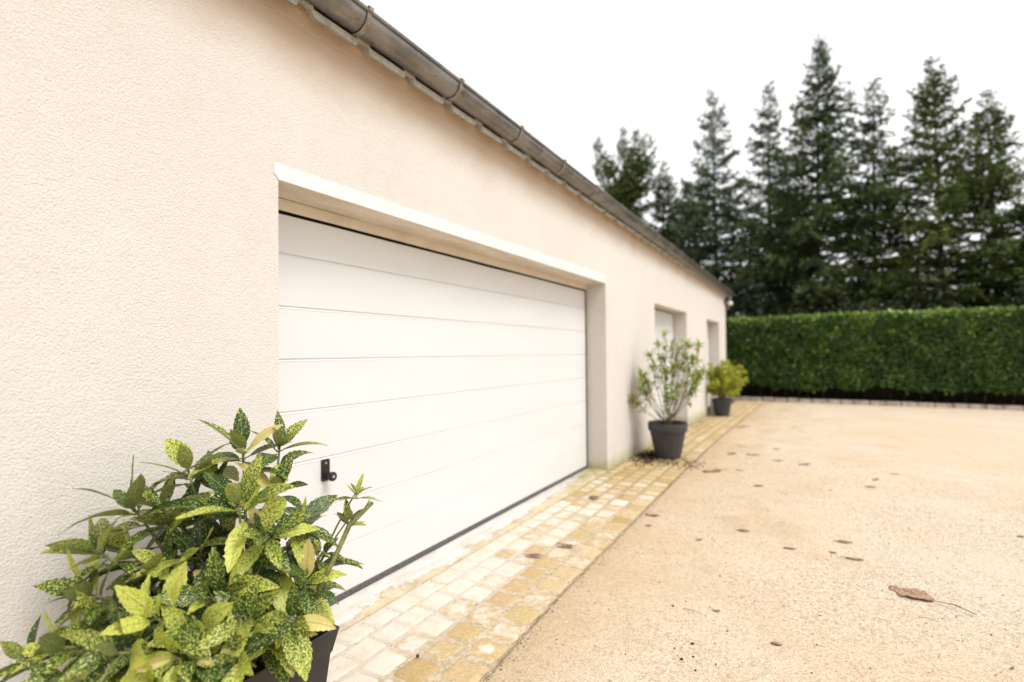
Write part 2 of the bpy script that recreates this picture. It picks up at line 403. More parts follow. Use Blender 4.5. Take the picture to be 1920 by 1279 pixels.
# setts: each a low rounded cobble over a sandy bed
V = []; F = []; A = []; MI = []
ys2 = []; y = -3.2
while y < 16.3:
    ys2.append(y); y += (.178 if y < 4 else .172)*rnd.uniform(.93, 1.07)
cols = [.0, .165, .335, .50, .665, .835, 1.0]
cols = [0, .175, .36, .56, .775, 1.0]
def sx(t, y): return .015 + (ex(y)-.015)*t
bed = MB()
by = [-3.2 + .1*i for i in range(197)]
n0 = 0
BV = []; BF = []
for j, y in enumerate(by):
    for t in (0, .3, .6, .985, 1.0):
        BV.append((sx(t, y)-(.004 if t == 1 else 0), y, gz(0, y) + (.0045 if t < 1 else -.03)))
for j in range(len(by)-1):
    for i in range(4): BF.append((j*5+i, j*5+i+1, (j+1)*5+i+1, (j+1)*5+i))
def paleness(x, y, r):
    e = ex(y)
    if y < 1.72: w = .95 if x < .42 else .25
    elif y < 2.9: w = .95 if x < .30+.05*(y < 2.0) else (.5 if x < .44 else .12)
    elif y < 4.3: w = .8 if x < .2 else (.42 if x < .4 else .22)
    elif y < 5.2: w = .2
    else: w = .05
    v = w + r.uniform(-.28, .28)
    if r.random() < .12 and y < 5: v = .40+r.uniform(0, .4)
    return max(0, min(1, v))
for ci in range(5):
    off = rnd.uniform(-.085, .085); hh = 0
    for k in range(len(ys2)-1):
        ja = .028*noise.noise(Vector((ci*7.3, k*.9, 0))); jb = .028*noise.noise(Vector((ci*7.3, (k+1)*.9, 0)))
        ya, yb = ys2[k]+off+ja, ys2[k+1]+off+jb
        if ya < -3.2 or yb > 16.35: continue
        ym = (ya+yb)/2
        pa = paleness(sx((cols[ci]+cols[ci+1])/2, ym), ym, rnd)
        g = .003 if pa > .5 else rnd.uniform(.006, .017)
        if ym > 5: g = rnd.uniform(.006, .011)
        xa, xb = sx(cols[ci], ym)+g, sx(cols[ci+1], ym)-(g if ci < 4 else .002)
        ya += g; yb -= g
        spot = pa < .45 and rnd.random() < .075 and ym < 4.2
        rv = rnd.random()
        N = 11; n0 = len(V); rot = rnd.uniform(-.04, .04); h = rnd.uniform(.0085, .012)
        sl = rnd.uniform(-.02, .02); sl2 = rnd.uniform(-.02, .02)
        cx, cy = (xa+xb)/2, (ya+yb)/2
        for j in range(N):
            for i in range(N):
                u = -1+2*i/(N-1); v = -1+2*j/(N-1)
                u = math.copysign(abs(u)**.7, u); v = math.copysign(abs(v)**.7, v)
                rr = (abs(u)**12+abs(v)**12)**(1/12)
                # superellipse outline
                k_ = 1 if rr < 1e-6 else max(abs(u), abs(v))/rr
                px, py = u*(k_ if rr > 0 else 1), v*(k_ if rr > 0 else 1)
                m = max(abs(u), abs(v))
                wob = 1+.075*noise.noise(Vector((px*1.9+rv*50, py*1.9, ci)))
                x = px*(xb-xa)/2*wob; yy = py*(yb-ya)/2*wob
                z = h*(1 - .12*m**2 - (.9*max(0, m-.80)/.20)**1.5) + .0022*noise.noise(Vector((cx+x, cy+yy, 0))*28)
                X = cx + x*cos(rot)-yy*sin(rot); Y = cy + x*sin(rot)+yy*cos(rot)
                V.append((X, Y, gz(0, Y)+z+sl*x+sl2*yy - .001))
                if spot: A.append((max(0, min(1, .8-math.hypot(px*1.1+.3*(rv-.5), py-.2*(rv-.5))*1.0)), 0, rv, 1))
                else: A.append((pa, m*m*.5, rv, 1))
        for j in range(N-1):
            for i in range(N-1): F.append((n0+j*N+i, n0+j*N+i+1, n0+(j+1)*N+i+1, n0+(j+1)*N+i))
nb = len(V); nf = len(F)
V += BV; F += [tuple(i+nb for i in f) for f in BF]; A += [(0, 0, .5, 1)]*len(BV)
so = mesh('paving_strip', V, F, [m_setts, m_joint], smooth=True, mi=[0]*nf+[1]*(len(F)-nf)); attr(so, 'sett', A); tag(so, kind='structure')

# kerb stones in front of the hedge
kb = MB(); x = -1.5
while x < 13:
    w = rnd.uniform(.28, .36); z0 = -.22; z1 = rnd.uniform(.0, .012)
    kb.box((x, 16.40+rnd.uniform(-.008, .008), z0), (x+w-.022, 16.52, z1)); x += w
ko = kb.build('kerb', m_stone); bevel(ko, .012); tag(ko, kind='structure')
sheet('hedge_bed_soil', [-3, 0, 3, 6, 9, 14, 20], [16.5, 17, 18, 20], lambda x, y: -.06, m_soil)

# ------------------------------------------------------------------ garage building
def gzl(y): return 3.003 - .0115*(y-1.7) if y > 1.7 else 3.003-.004*(y-1.7)
Y0, Y1, WT = -3.2, 14.24, .3
def wall_top(y): return 2.955 - .0042*max(0, y) if y < 8 else 2.92 - .012*(y-8)
bld = empty('garage_building', (0, 5.5, 0))
tag(bld, 'long low cream rendered garage with zinc gutter and white sectional doors', 'building')
OFF = Vector((0, -5.5, 0))
def P(o):                      # parts keep world coordinates in their mesh
    o.parent = bld; o.matrix_parent_inverse = Matrix.Translation(OFF); return o
bld.location = (0, 5.5, 0)
OPEN = [(1.42, 5.475, 2.119), (7.483, 9.61, 2.055), (11.593, 13.189, 2.04)]
yb = sorted({Y0, Y1} | {a for o in OPEN for a in o[:2]}); zt = 3.0
V = []; F = []; idx = {}
def vid(p):
    k = tuple(round(c, 5) for c in p)
    if k not in idx: idx[k] = len(V); V.append(k)
    return idx[k]
zb = -.22
def wallface(X, flip):
    for a, b in zip(yb, yb[1:]):
        op = [o for o in OPEN if abs(o[0]-a) < 1e-6]
        z0 = op[0][2] if op else zb
        f = [vid((X, a, z0)), vid((X, b, z0)), vid((X, b, 2.935)), vid((X, a, 2.935))]
        F.append(tuple(f if not flip else f[::-1]))
wallface(0, False); wallface(-WT, True)
for a, b, z in OPEN:
    F.append(tuple(vid(p) for p in ((0, a, z), (-WT, a, z), (-WT, b, z), (0, b, z))))
    F.append(tuple(vid(p) for p in ((0, a, zb), (-WT, a, zb), (-WT, a, z), (0, a, z))))
    F.append(tuple(vid(p) for p in ((0, b, z), (-WT, b, z), (-WT, b, zb), (0, b, zb))))
F.append(tuple(vid(p) for p in ((0, Y0, 2.935), (0, Y1, 2.935), (-WT, Y1, 2.935), (-WT, Y0, 2.935))))
F.append(tuple(vid(p) for p in ((0, Y1, zb), (-WT, Y1, zb), (-WT, Y1, 2.935), (0, Y1, 2.935))))
F.append(tuple(vid(p) for p in ((-WT, Y0, zb), (0, Y0, zb), (0, Y0, 2.935), (-WT, Y0, 2.935))))
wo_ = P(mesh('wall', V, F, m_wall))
bm = bmesh.new(); bm.from_mesh(wo_.data); bmesh.ops.remove_doubles(bm, verts=bm.verts, dist=1e-4); bmesh.ops.recalc_face_normals(bm, faces=bm.faces); bm.to_mesh(wo_.data); bm.free()
bevel(wo_, .006, 2, 40)
mb = MB()                                           # the other three walls
gz_ = [(-7.3, -.22), (-.3, -.22), (-.3, 2.98), (-3.8, 3.75), (-7.3, 2.98)]
for ya, y2 in ((Y0, Y0+.25), (Y1-.25, Y1)):
    n = len(gz_); mb.add([(x, ya, z) for x, z in gz_]+[(x, y2, z) for x, z in gz_],
        [tuple(range(n)), tuple(range(2*n-1, n-1, -1))]+[(i, (i+1) % n+0, (i+1) % n+n, i+n)[::-1] for i in range(n)])
mb.box((-7.6, Y0, -.22), (-7.3, Y1, 2.93))
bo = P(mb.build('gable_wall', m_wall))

# roof: trapezoidal fibre-cement sheets whose ribs show under the gutter
per = .345; prof = []; y = Y0-.1+.03
while y < Y1+.16:
    for dy, dz in ((0, 0), (.25, 0), (.262, .030), (.33, .030)): prof.append((y+dy, dz))
    y += per
n = len(prof)
def ribbed(name, rows, th):
    V = []; F = []; R4 = len(rows)
    for k in (0, th):
        for x, z in rows:
            for yy, dz in prof: V.append((x, yy, z+dz+k + (gzl(yy)-3.003)*(1 if x > -1 else .0)))
    for r in range(R4-1):
        for i in range(n-1):
            F.append((r*n+i, r*n+i+1, (r+1)*n+i+1, (r+1)*n+i)[::-1])
            F.append(((r+R4)*n+i, (r+R4)*n+i+1, (r+R4+1)*n+i+1, (r+R4+1)*n+i))
    for i in range(n-1): F.append((i, i+1, R4*n+i+1, R4*n+i)[::-1])
    for i in range(n-1): F.append(((R4-1)*n+i, (R4-1)*n+i+1, (2*R4-1)*n+i+1, (2*R4-1)*n+i))
    for r in range(R4-1):
        F.append((r*n, (r+1)*n, (r+1+R4)*n, (r+R4)*n)); F.append((r*n+n-1, (r+1)*n+n-1, (r+1+R4)*n+n-1, (r+R4)*n+n-1))
    return P(mesh(name, V, F, m_roof))
ribbed('roof', [(.045, 3.062), (-.3, 3.14), (-3.8, 3.92), (-7.75, 3.04)], .010)
ribbed('eaves_plates', [(.066, 2.888), (-.01, 2.920)], .036)
mb = MB(); mb.prism_y([(.006, 2.945), (.018, 2.945), (.018, 3.066), (.006, 3.066)], [Y0-.05, 1.7, 14.45], dz=lambda y: gzl(y)-3.003)
P(mb.build('eaves_flashing', m_zinc))
# mortar packed between wall head and sheets
mb = MB()
ysm = [Y0 + .06*i for i in range(int((Y1-Y0)/.06)+1)]
rr = random.Random(9); V = []; F = []
for j, yy in enumerate(ysm):
    a = rr.uniform(-.006, .006); top = 2.936 + gzl(yy)-3.003
    V += [(-.02, yy, 2.70), (.004+a*.3, yy, top-.055+a), (.016+a*.5, yy, top-.02+a), (.018, yy, top+.015), (-.02, yy, top+.03)]
for j in range(len(ysm)-1):
    for i in range(4): F.append((j*5+i, j*5+i+1, (j+1)*5+i+1, (j+1)*5+i)[::-1])
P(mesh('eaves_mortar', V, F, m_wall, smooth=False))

# gutter
GX, GR = .10, .075
ysg = [-2.0, 0, 1.7, 3, 5, 7, 9, 11, 13, 14.46]
prof = [(GX+GR*cos(a), GR*sin(a)) for a in [pi + pi*i/20 for i in range(21)]]
prof = [(GX-GR, .03)] + prof + [(GX+GR, .006)]
inner = [(x+(.002 if x < GX else -.002), z+.002) for x, z in prof[::-1]]
mb = MB(); mb.prism_y(prof+inner, ysg, dz=gzl)
# rolled front bead
mb.tube([(GX+GR+.006, y, gzl(y)+.008) for y in ysg], .0095, 10)
# end cap
capp = [(GX+GR*cos(a), GR*sin(a)) for a in [pi + pi*i/16 for i in range(17)]]
mb.prism_y(capp, [14.46, 14.464], dz=gzl)
# lapped joints every two metres
for yj in (3.62, 5.6, 7.6, 9.6, 11.6):
    pj = [(GX+(GR+.0025)*cos(a), (GR+.0025)*sin(a)) for a in [pi + pi*i/20 for i in range(21)]]
    mb.prism_y(pj + [(x*1.0, z+.0015) for x, z in pj[::-1]], [yj, yj+.04], dz=gzl)
gut = P(mb.build('gutter', m_zinc, smooth=True, sharp=35))
m_brk = mat_plain('gutter_bracket_metal', (.27, .24, .205), .45, .5, metal=.4, var=.3, sc=25)
yk = 1.776-.7466*4; k = 0
while yk < 14.4:
    mb = MB(); ro_ = GR+.004
    pj = [(GX-ro_, .04)] + [(GX+ro_*cos(a), ro_*sin(a)) for a in [pi + pi*i/20 for i in range(21)]] + [(GX+ro_+.013, .004), (GX+ro_+.015, .018), (GX+ro_+.004, .024), (GX+GR-.012, .019)]
    out = [(GX-ro_-.003, .04)] + [(GX+(ro_+.003)*cos(a), (ro_+.003)*sin(a)) for a in [pi + pi*i/20 for i in range(21)]] + [(GX+ro_+.016, .002), (GX+ro_+.019, .020), (GX+ro_+.004, .0275), (GX+GR-.012, .022)]
    mb.prism_y(out + pj[::-1], [yk, yk+.026], dz=lambda y, q=yk: gzl(q))
    b = mb.build('bracket', m_brk); b.parent = gut
    yk += .7466; k += 1
# downpipe round the far corner
mb = MB(); zg = gzl(14.4)-GR
mb.tube([(GX, 14.38, zg+.01), (GX, 14.38, zg-.06), (GX-.02, 14.38, zg-.10), (-.06, 14.33, zg-.22), (-.10, 14.31, zg-.27), (-.12, 14.31, zg-.35), (-.12, 14.31, -.1)], .04, 14)
P(mb.build('downpipe', m_zinc, smooth=True, sharp=50))

# lintel: white painted front strip with ragged top, stained soffit
rr = random.Random(3); top = []; yy = 1.405
while yy < 5.476:
    t_ = (yy-1.4)/4.08; top.append((yy, 2.187+.024*t_+rr.uniform(-.0035, .0035)*(1 if 1.9 < yy < 3.6 else .4))); yy += rr.uniform(.02, .05)
poly = [(1.421, 2.1175), (1.412, 2.128), (1.398, 2.142), (1.396, 2.178)] + top + [(5.479, 2.212), (5.479, 2.1175)]
n = len(poly)
V = [(-.004, a, b) for a, b in poly] + [(.0035, a, b) for a, b in poly]
F = [tuple(range(n)), tuple(range(2*n-1, n-1, -1))] + [(i, (i+1) % n, (i+1) % n+n, i+n) for i in range(n)]
P(mesh('lintel_face', V, F, m_lintel))
mb = MB(); mb.box((-.221, 1.40, 2.1165), (-.003, 5.478, 2.135)); P(mb.build('lintel_soffit', m_soffit))
mb = MB(); mb.box((-.25, 1.40, 2.058), (-.222, 5.478, 2.125)); hd = P(mb.build('door_header', m_head))
rr = random.Random(4)
mb = MB(); mb.tube([(-.2195, 1.55+.09*i, 2.1165+rr.uniform(-.0008, .0008)) for i in range(7)], .0012, 5); P(mb.build('soffit_crack', m_dark))

# main sectional door
def bot(y): return .002 + .033*max(0, min(1, (y-1.8)/3.6))
seams = [1.849, 1.589, 1.328, 1.068, .807, .547, .306]
XF = -.232
prof = [(XF-.04, 2.043), (XF, 2.043)]
for s_ in seams: prof += [(XF, s_+.0035), (XF-.006, s_+.0028), (XF-.006, s_+.0004), (XF-.003, s_-.0025), (XF+.0016, s_-.008), (XF, s_-.015)]
prof += [(XF, .045), (XF-.04, .045)]
door = MB()
door.prism_y(prof, [1.36, 5.438])
dr = P(door.build('garage_door', m_door))
mb = MB(); nY = 24; V = []; F = []
for i in range(nY+1):
    yy = 1.36 + (5.445-1.36)*i/nY; z = bot(yy); w = .002*noise.noise(Vector((0, yy*6, 0)))
    V += [(XF+.004, yy, z+.044), (XF+.007, yy, z+.030), (XF+.007+w, yy, z-.004), (XF-.03, yy, z-.006), (XF-.03, yy, z+.044)]
for i in range(nY):
    for k in range(5): F.append((i*5+k, i*5+(k+1) % 5, (i+1)*5+(k+1) % 5, (i+1)*5+k))
sl = mesh('bottom_seal', V, F, m_rubber); sl.parent = dr
mb = MB(); mb.box((XF-.02, 5.438, 0), (XF-.001, 5.474, 2.058)); mb.box((XF-.02, 1.30, 2.043), (XF-.012, 5.438, 2.10)); mb.box((XF-.10, 1.30, 0), (XF-.045, 5.46, 2.15))
sl = mb.build('side_seal', m_dark); sl.parent = dr
# slightly wavy brush seal in the top gap
V = []; F = []; 
for i in range(61):
    yy = 1.4+4.03*i/60; w = .004*noise.noise(Vector((3, yy*1.3, 0)))
    V += [(XF+.0015, yy, 2.062), (XF+.0015, yy, 2.0405+w)]
for i in range(60): F.append((2*i, 2*i+1, 2*i+3, 2*i+2))
sl = mesh('top_seal', V, F, m_dark); sl.parent = dr
so_ = sl.modifiers.new('s', 'SOLIDIFY'); so_.thickness = .004
# knob on its backplate
kx = XF+.001
mb = MB()
def rrect(y0, y1, z0, z1, r, x0, x1, m=0):
    pts = []
    for cy, cz, a0 in ((y1-r, z1-r, 0), (y0+r, z1-r, pi/2), (y0+r, z0+r, pi), (y1-r, z0+r, 3*pi/2)):
        for i in range(5): a = a0+pi/2*i/4; pts.append((cy+r*cos(a), cz+r*sin(a)))
    n = len(pts); V = [(x0, a, b) for a, b in pts]+[(x1, a, b) for a, b in pts]
    mb.add(V, [tuple(range(n)), tuple(range(2*n-1, n-1, -1))]+[(i, (i+1) % n, (i+1) % n+n, i+n) for i in range(n)], m)
rrect(1.827, 1.877, .683, .797, .008, kx, kx+.009)
def lx(prof, c, m=0, n=32):
    V = []; F = []
    for (r, x) in prof:
        for i in range(n): V.append((c[0]+x, c[1]+r*cos(2*pi*i/n), c[2]+r*sin(2*pi*i/n)))
    for k in range(len(prof)-1):
        for i in range(n): j = (i+1) % n; F.append((k*n+i, k*n+j, (k+1)*n+j, (k+1)*n+i))
    F.append(tuple((len(prof)-1)*n+i for i in range(n))); mb.add(V, F, m)
kc = (kx, 1.852, .712)
lx([(.0, .008), (.0165, .009), (.014, .020), (.013, .032), (.017, .042), (.023, .048), (.0245, .054), (.0245, .064), (.022, .068), (.0205, .0685)], kc)
lx([(.006, .0085), (.0065, .0105), (.005, .0115)], (kx, 1.852, .777), 1, 16)
# white mark on the knob face: a square made of two uprights, a bar and corner ticks
X1 = kc[0]+.0690
mb.box((X1, kc[1]-.0062, kc[2]-.0062), (X1+.0003, kc[1]-.0022, kc[2]+.0072), 2)
mb.box((X1, kc[1]+.0022, kc[2]-.0062), (X1+.0003, kc[1]+.0062, kc[2]+.0072), 2)
mb.box((X1, kc[1]-.0022, kc[2]-.0012), (X1+.0003, kc[1]+.0022, kc[2]+.0022), 2)
hn = mb.build('handle', [m_black, m_brass, m_mark], smooth=True, sharp=35); hn.parent = dr
# the two smaller doors
for a, b, z in OPEN[1:]:
    mb = MB(); prof = [(XF-.04, z-.02), (XF, z-.02)]
    for s_ in (1.7, 1.36, 1.02, .68, .34): prof += [(XF, s_+.004), (XF-.005, s_), (XF, s_-.006)]
    prof += [(XF, .03), (XF-.04, .03)]
    mb.prism_y(prof, [a-.03, b-.02])
    d2 = P(mb.build('garage_door', m_door))
    mb = MB(); mb.box((XF-.03, b-.02, 0), (XF-.012, b, z)); mb.box((XF-.03, a, z-.02), (XF-.012, b, z)); mb.box((XF-.035, a, -.1), (XF-.003, b-.02, .03)); s2 = mb.build('door_seal', m_dark); s2.parent = d2
# threshold slab
V = []; F = []; yt = [1.425+i*.05 for i in range(82)]
for j, yy in enumerate(yt):
    e = .012 + .005*noise.noise(Vector((0, yy*9, 4)))
    for x, dz in ((-.30, .0), (-.1, -.003), (e-.02, -.004), (e-.002, -.008), (e, -.06)): V.append((x, min(yy, 5.474), bot(yy)+dz+.010))
for j in range(len(yt)-1):
    for i in range(4): F.append((j*5+i, j*5+i+1, (j+1)*5+i+1, (j+1)*5+i))
P(mesh('threshold', V, F, m_thr, smooth=True, sharp=40))

# lamp under the far eaves
lp = empty('wall_lamp', (0, 14.05, 2.62)); tag(lp, 'small outdoor wall lamp with pale globe under the far end of the gutter', 'lamp')
mb = MB(); mb.box((.0, -.05, -.09), (.03, .05, .05)); mb.tube([(.02, 0, 0), (.09, 0, .02), (.13, 0, .0)], .012, 8)
o = mb.build('bracket', m_black, lp)
mb = MB(); mb.lathe([(.0, -.085), (.03, -.082), (.055, -.06), (.066, -.03), (.06, 0), (.045, .02), (.03, .028), (.0, .03)], 20, c=(.13, .05, -.03)); mb.build('globe', m_white, lp, smooth=True)

# ------------------------------------------------------------------ foliage builders
class Leaves:
    def __init__(s): s.V = []; s.F = []; s.T = []; s.uv = []
    def leaf(s, p, d, up, L, Wd, tint, fold=.25, bend=.3, seg=3):
        d = d.normalized(); side = d.cross(up)
        if side.length < 1e-4: side = d.orthogonal()
        side.normalize(); nrm = side.cross(d).normalized()
        n0 = len(s.V)
        for i in range(seg+1):
            t = i/seg; w = Wd*.5*sin(pi*min(.97, t*.94+.04))**.8 if 0 < i < seg else .0
            c = p + d*(L*t) - nrm*(bend*L*t*t)
            if w == 0: s.V.append(c); s.T.append(tint)
            else:
                s.V += [c - side*w + nrm*(fold*w), c, c + side*w + nrm*(fold*w)]; s.T += [tint]*3
        # faces
        F = s.F; a = n0
        F.append((a, a+2, a+1)); F.append((a, a+3, a+2))
        for i in range(seg-2):
            b = n0+1+3*i; F.append((b, b+1, b+4, b+3)); F.append((b+1, b+2, b+5, b+4))
        b = n0+1+3*(seg-2); e = b+3; F.append((b, b+1, e)); F.append((b+1, b+2, e))
    def quad(s, p, d, side, L, Wd, tint):
        n0 = len(s.V); s.V += [p, p+d*(L*.45)-side*Wd*.5, p+d*L, p+d*(L*.5)+side*Wd*.5]; s.T += [tint]*4
        s.F.append((n0, n0+1, n0+2, n0+3))
    def build(s, name, mat, parent=None, smooth=True):
        o = mesh(name, s.V, s.F, mat, parent, smooth); attr(o, 'tint', s.T, 'FLOAT'); return o
def rvec(r): 
    while True:
        v = Vector((r.uniform(-1, 1), r.uniform(-1, 1), r.uniform(-1, 1)))
        if .05 < v.length < 1: return v.normalized()

# ------------------------------------------------------------------ hedge
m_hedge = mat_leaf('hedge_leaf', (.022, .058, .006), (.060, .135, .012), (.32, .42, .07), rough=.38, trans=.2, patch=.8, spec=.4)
hx0, hx1, hy0, hy1 = -2.4, 10.0, 16.68, 17.7
hedge = empty('hedge', (4, 17.1, -.06)); tag(hedge, 'tall clipped dark green hedge with square top behind the kerb stones', 'hedge')
r = random.Random(11); L = Leaves(); o0 = Vector((4, 17.1, -.06))
def htop(x): return 2.275+.03*noise.noise(Vector((x*.8, 0, 7)))-.01*(x < .8)
for _ in range(36000):
    f = r.random(); x = r.uniform(hx0, hx1)
    if f < .74:                                     # front face
        zmin = .30+.20*noise.noise(Vector((x*1.3, 5, 0)))+.08*noise.noise(Vector((x*4, 5, 0)))
        z = zmin + (htop(x)-zmin)*r.random()
        dep = .10*noise.noise(Vector((x*1.6, z*1.6, 0)))+.06*noise.noise(Vector((x*5, z*5, 2)))
        y = hy0 - dep*.8 + abs(r.gauss(0, .05)) + .10*max(0, (.55-z))
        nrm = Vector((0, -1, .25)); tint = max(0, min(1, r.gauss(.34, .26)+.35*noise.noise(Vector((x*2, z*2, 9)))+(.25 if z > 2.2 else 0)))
    elif f < .96:
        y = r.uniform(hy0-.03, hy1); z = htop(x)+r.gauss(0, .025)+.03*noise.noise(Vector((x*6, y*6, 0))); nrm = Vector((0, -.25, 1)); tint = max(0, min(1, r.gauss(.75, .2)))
        if r.random() < .03: z += r.uniform(.02, .09)
    else:
        x = (hx0 if r.random() < .5 else hx1)+r.gauss(0, .04); y = r.uniform(hy0, hy1); z = r.uniform(.3, 2.27); nrm = Vector((-1 if x < 4 else 1, 0, .3)); tint = .3
    d = (nrm*.6+rvec(r)*.9+Vector((0, 0, .15))).normalized()
    l_ = r.uniform(.065, .13)
    L.leaf(Vector((x, y, z))-o0, d, nrm+rvec(r)*.5, l_, l_*.5, tint, .2, .2)
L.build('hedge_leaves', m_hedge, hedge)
m_core = mat_plain('hedge_inner_twigs', (.018, .017, .008), .95, .1, var=.5, sc=12)
V = []; F = []; nx = 60; pz = [(.55, .0), (.30, .28), (.12, .62), (.10, 1.2), (.11, 1.9), (.14, 2.17)]
for i in range(nx+1):
    x = hx0+.1+(hx1-hx0-.2)*i/nx
    ring = [(hy0+a+.03*noise.noise(Vector((x*3, z, 0))), z) for a, z in pz]+[(hy1-a, z) for a, z in pz[::-1]]
    for yy, z in ring: V.append(Vector((x, yy, z-.02))-o0)
n = len(pz)*2
for i in range(nx):
    for k in range(n): F.append((i*n+k, i*n+(k+1) % n, (i+1)*n+(k+1) % n, (i+1)*n+k))
F.append(tuple(range(n))); F.append(tuple(nx*n+k for k in range(n)))
mesh('hedge_core', V, F, m_core, hedge)
mb = MB()
for i in range(40):
    x = hx0+.2+i*.31+r.uniform(-.05, .05); y = r.uniform(16.95, 17.3)
    mb.tube([Vector((x, y, -.08))-o0, Vector((x+r.uniform(-.05, .05), y, .3))-o0, Vector((x+r.uniform(-.1, .1), y-.1, .7))-o0], [.022, .017, .012], 6)
mb.build('hedge_stems', m_bark, hedge, smooth=True)

# ------------------------------------------------------------------ conifers
def conifer(seed, H, R, base=.8, sparse=1.0, lift=.0, spread=1.0, ex_=.9, fork=0):
    r = random.Random(seed); L = Leaves(); tr = MB()
    lean = Vector((r.uniform(-.12, .12), r.uniform(-.12, .12), 0))
    tr.tube([lean*(t*t*H*.15)+Vector((0, 0, H*t)) for t in [i/12 for i in range(13)]], [max(.012, H*.0115*(1-i/12.0)**.9) for i in range(13)], 8)
    stems = [(0, H, Vector((0, 0, 0)))]
    for k in range(fork):
        a = k*2.4+.6; stems.append((H*.62, H*r.uniform(.93, .99), Vector((cos(a), sin(a), 0))*r.uniform(1.0, 1.5)))
    for (zs, He, off) in stems:
        if zs: tr.tube([lean*.1+Vector((0, 0, zs-.3)), off*.6+Vector((0, 0, zs+.5*(He-zs))), off+Vector((0, 0, He))], [.08, .05, .012], 6)
        z = max(base, zs)
        while z < He-.05:
            t = (z/He) if not zs else .45+.55*(z-zs)/(He-zs)
            nb = r.choice((5, 5, 6, 7)) if t > .2 else 4
            a0 = r.uniform(0, 6.28); c0 = lean*(t*t*H*.15)+off*(0 if not zs else min(1, (z-zs)/(He-zs)*1.2))
            for k in range(nb):
                if r.random() > sparse: continue
                a = a0+2*pi*k/nb+r.uniform(-.4, .4)
                prof = (1-t)**ex_*(1.0 if t > .22 else .65+1.6*t)
                Lb = R*prof*r.choice((.55, .8, .95, 1.0, 1.1, 1.3))*r.uniform(.85, 1.1)+.14
                el0 = .55*t+lift+r.uniform(-.12, .22)-(.22*(1-t))
                out = Vector((cos(a), sin(a), 0)); pts = []; p = c0+Vector((0, 0, z+r.uniform(-.12, .12))); ns = 6
                for i in range(ns+1):
                    s_ = i/ns; el = el0-.5*sin(pi*s_*.75)*(1-t)+.85*s_*s_*.6
                    pts.append(p.copy()); p = p+(out*cos(el)+Vector((0, 0, sin(el))))*(Lb/ns)
                if Lb > .4: tr.tube(pts, [max(.004, .014*Lb*(1-i/ns)) for i in range(ns+1)], 4, caps=False)
                side = Vector((-sin(a), cos(a), 0)); m = int(Lb/.155)+2; bt = r.uniform(-.2, .2)
                fs = .45+.55*min(1, Lb/.9)
                for j in range(m):
                    s_ = (j+.6)/m
                    if s_ < .10: continue
                    q = s_*ns; i = min(ns-1, int(q)); c = pts[i].lerp(pts[i+1], q-i); dd = (pts[i+1]-pts[i]).normalized()
                    tw = Lb*.38*(1-s_*.7)*spread+.05
                    for sg in (-1, 1):
                        if r.random() < .10: continue
                        td = (dd*r.uniform(.5, .95)+side*sg*r.uniform(.6, 1)+Vector((0, 0, r.uniform(-.55, .10)))).normalized()
                        e = tw*r.uniform(.5, 1.2); kk = int(e/.13)+1
                        for u in range(kk):
                            cc = c+td*(e*(u+.1)/kk)+Vector((0, 0, -.25*e*((u+.5)/kk)**2))
                            tint = max(0, min(1, .40+bt+r.gauss(0, .16)+.3*(s_-.5)+.3*(u/kk-.5)))
                            for w_ in range(r.choice((1, 2, 2, 3))):
                                fd = (td+rvec(r)*(.5+.3*w_)+Vector((0, 0, -.15))).normalized(); sv = fd.cross(rvec(r)).normalized(); ll = r.uniform(.13, .24)*fs
                                L.quad(cc, fd, sv, ll, ll*.36, tint)
            z += r.uniform(.24, .40)*(1.0-.4*t)
    return tr, L
def place_tree(src, name, loc, sc, rz, label, group, cat='tree'):
    e = empty(name, loc, rz); e.scale = sc; tag(e, label, cat, group)
    for ch in src:
        c = ch.copy(); COL.objects.link(c); c.parent = e
    return e
m_fir = mat_leaf('fir_needles', (.030, .054, .016), (.090, .135, .038), (.21, .21, .075), rough=.6, trans=.15, patch=.9, spec=.25)
m_blue = mat_leaf('blue_green_needles', (.034, .062, .028), (.105, .155, .070), (.22, .25, .12), rough=.6, trans=.15, patch=.9, spec=.25)
m_olive = mat_leaf('olive_needles', (.040, .062, .012), (.105, .150, .028), (.22, .22, .06), rough=.6, trans=.2, patch=.9, spec=.25)
protos = {}
for key, kw in dict(a=dict(seed=21, R=3.3, sparse=.82, base=.8), b=dict(seed=22, R=3.7, sparse=.86, base=.6), c=dict(seed=23, R=3.7, sparse=.78, base=.6, spread=.9, lift=.12),
                    d=dict(seed=24, R=3.0, sparse=.74, base=.9, spread=.9), e=dict(seed=25, R=2.3, sparse=.50, base=.8, lift=.35, fork=3, ex_=.8)).items():
    tr, L = conifer(H=12, **kw); protos[key] = [tr, L, dict(a=m_blue, b=m_fir, c=m_olive, d=m_fir, e=m_olive)[key]]
GT = 'conifers standing behind the hedge'
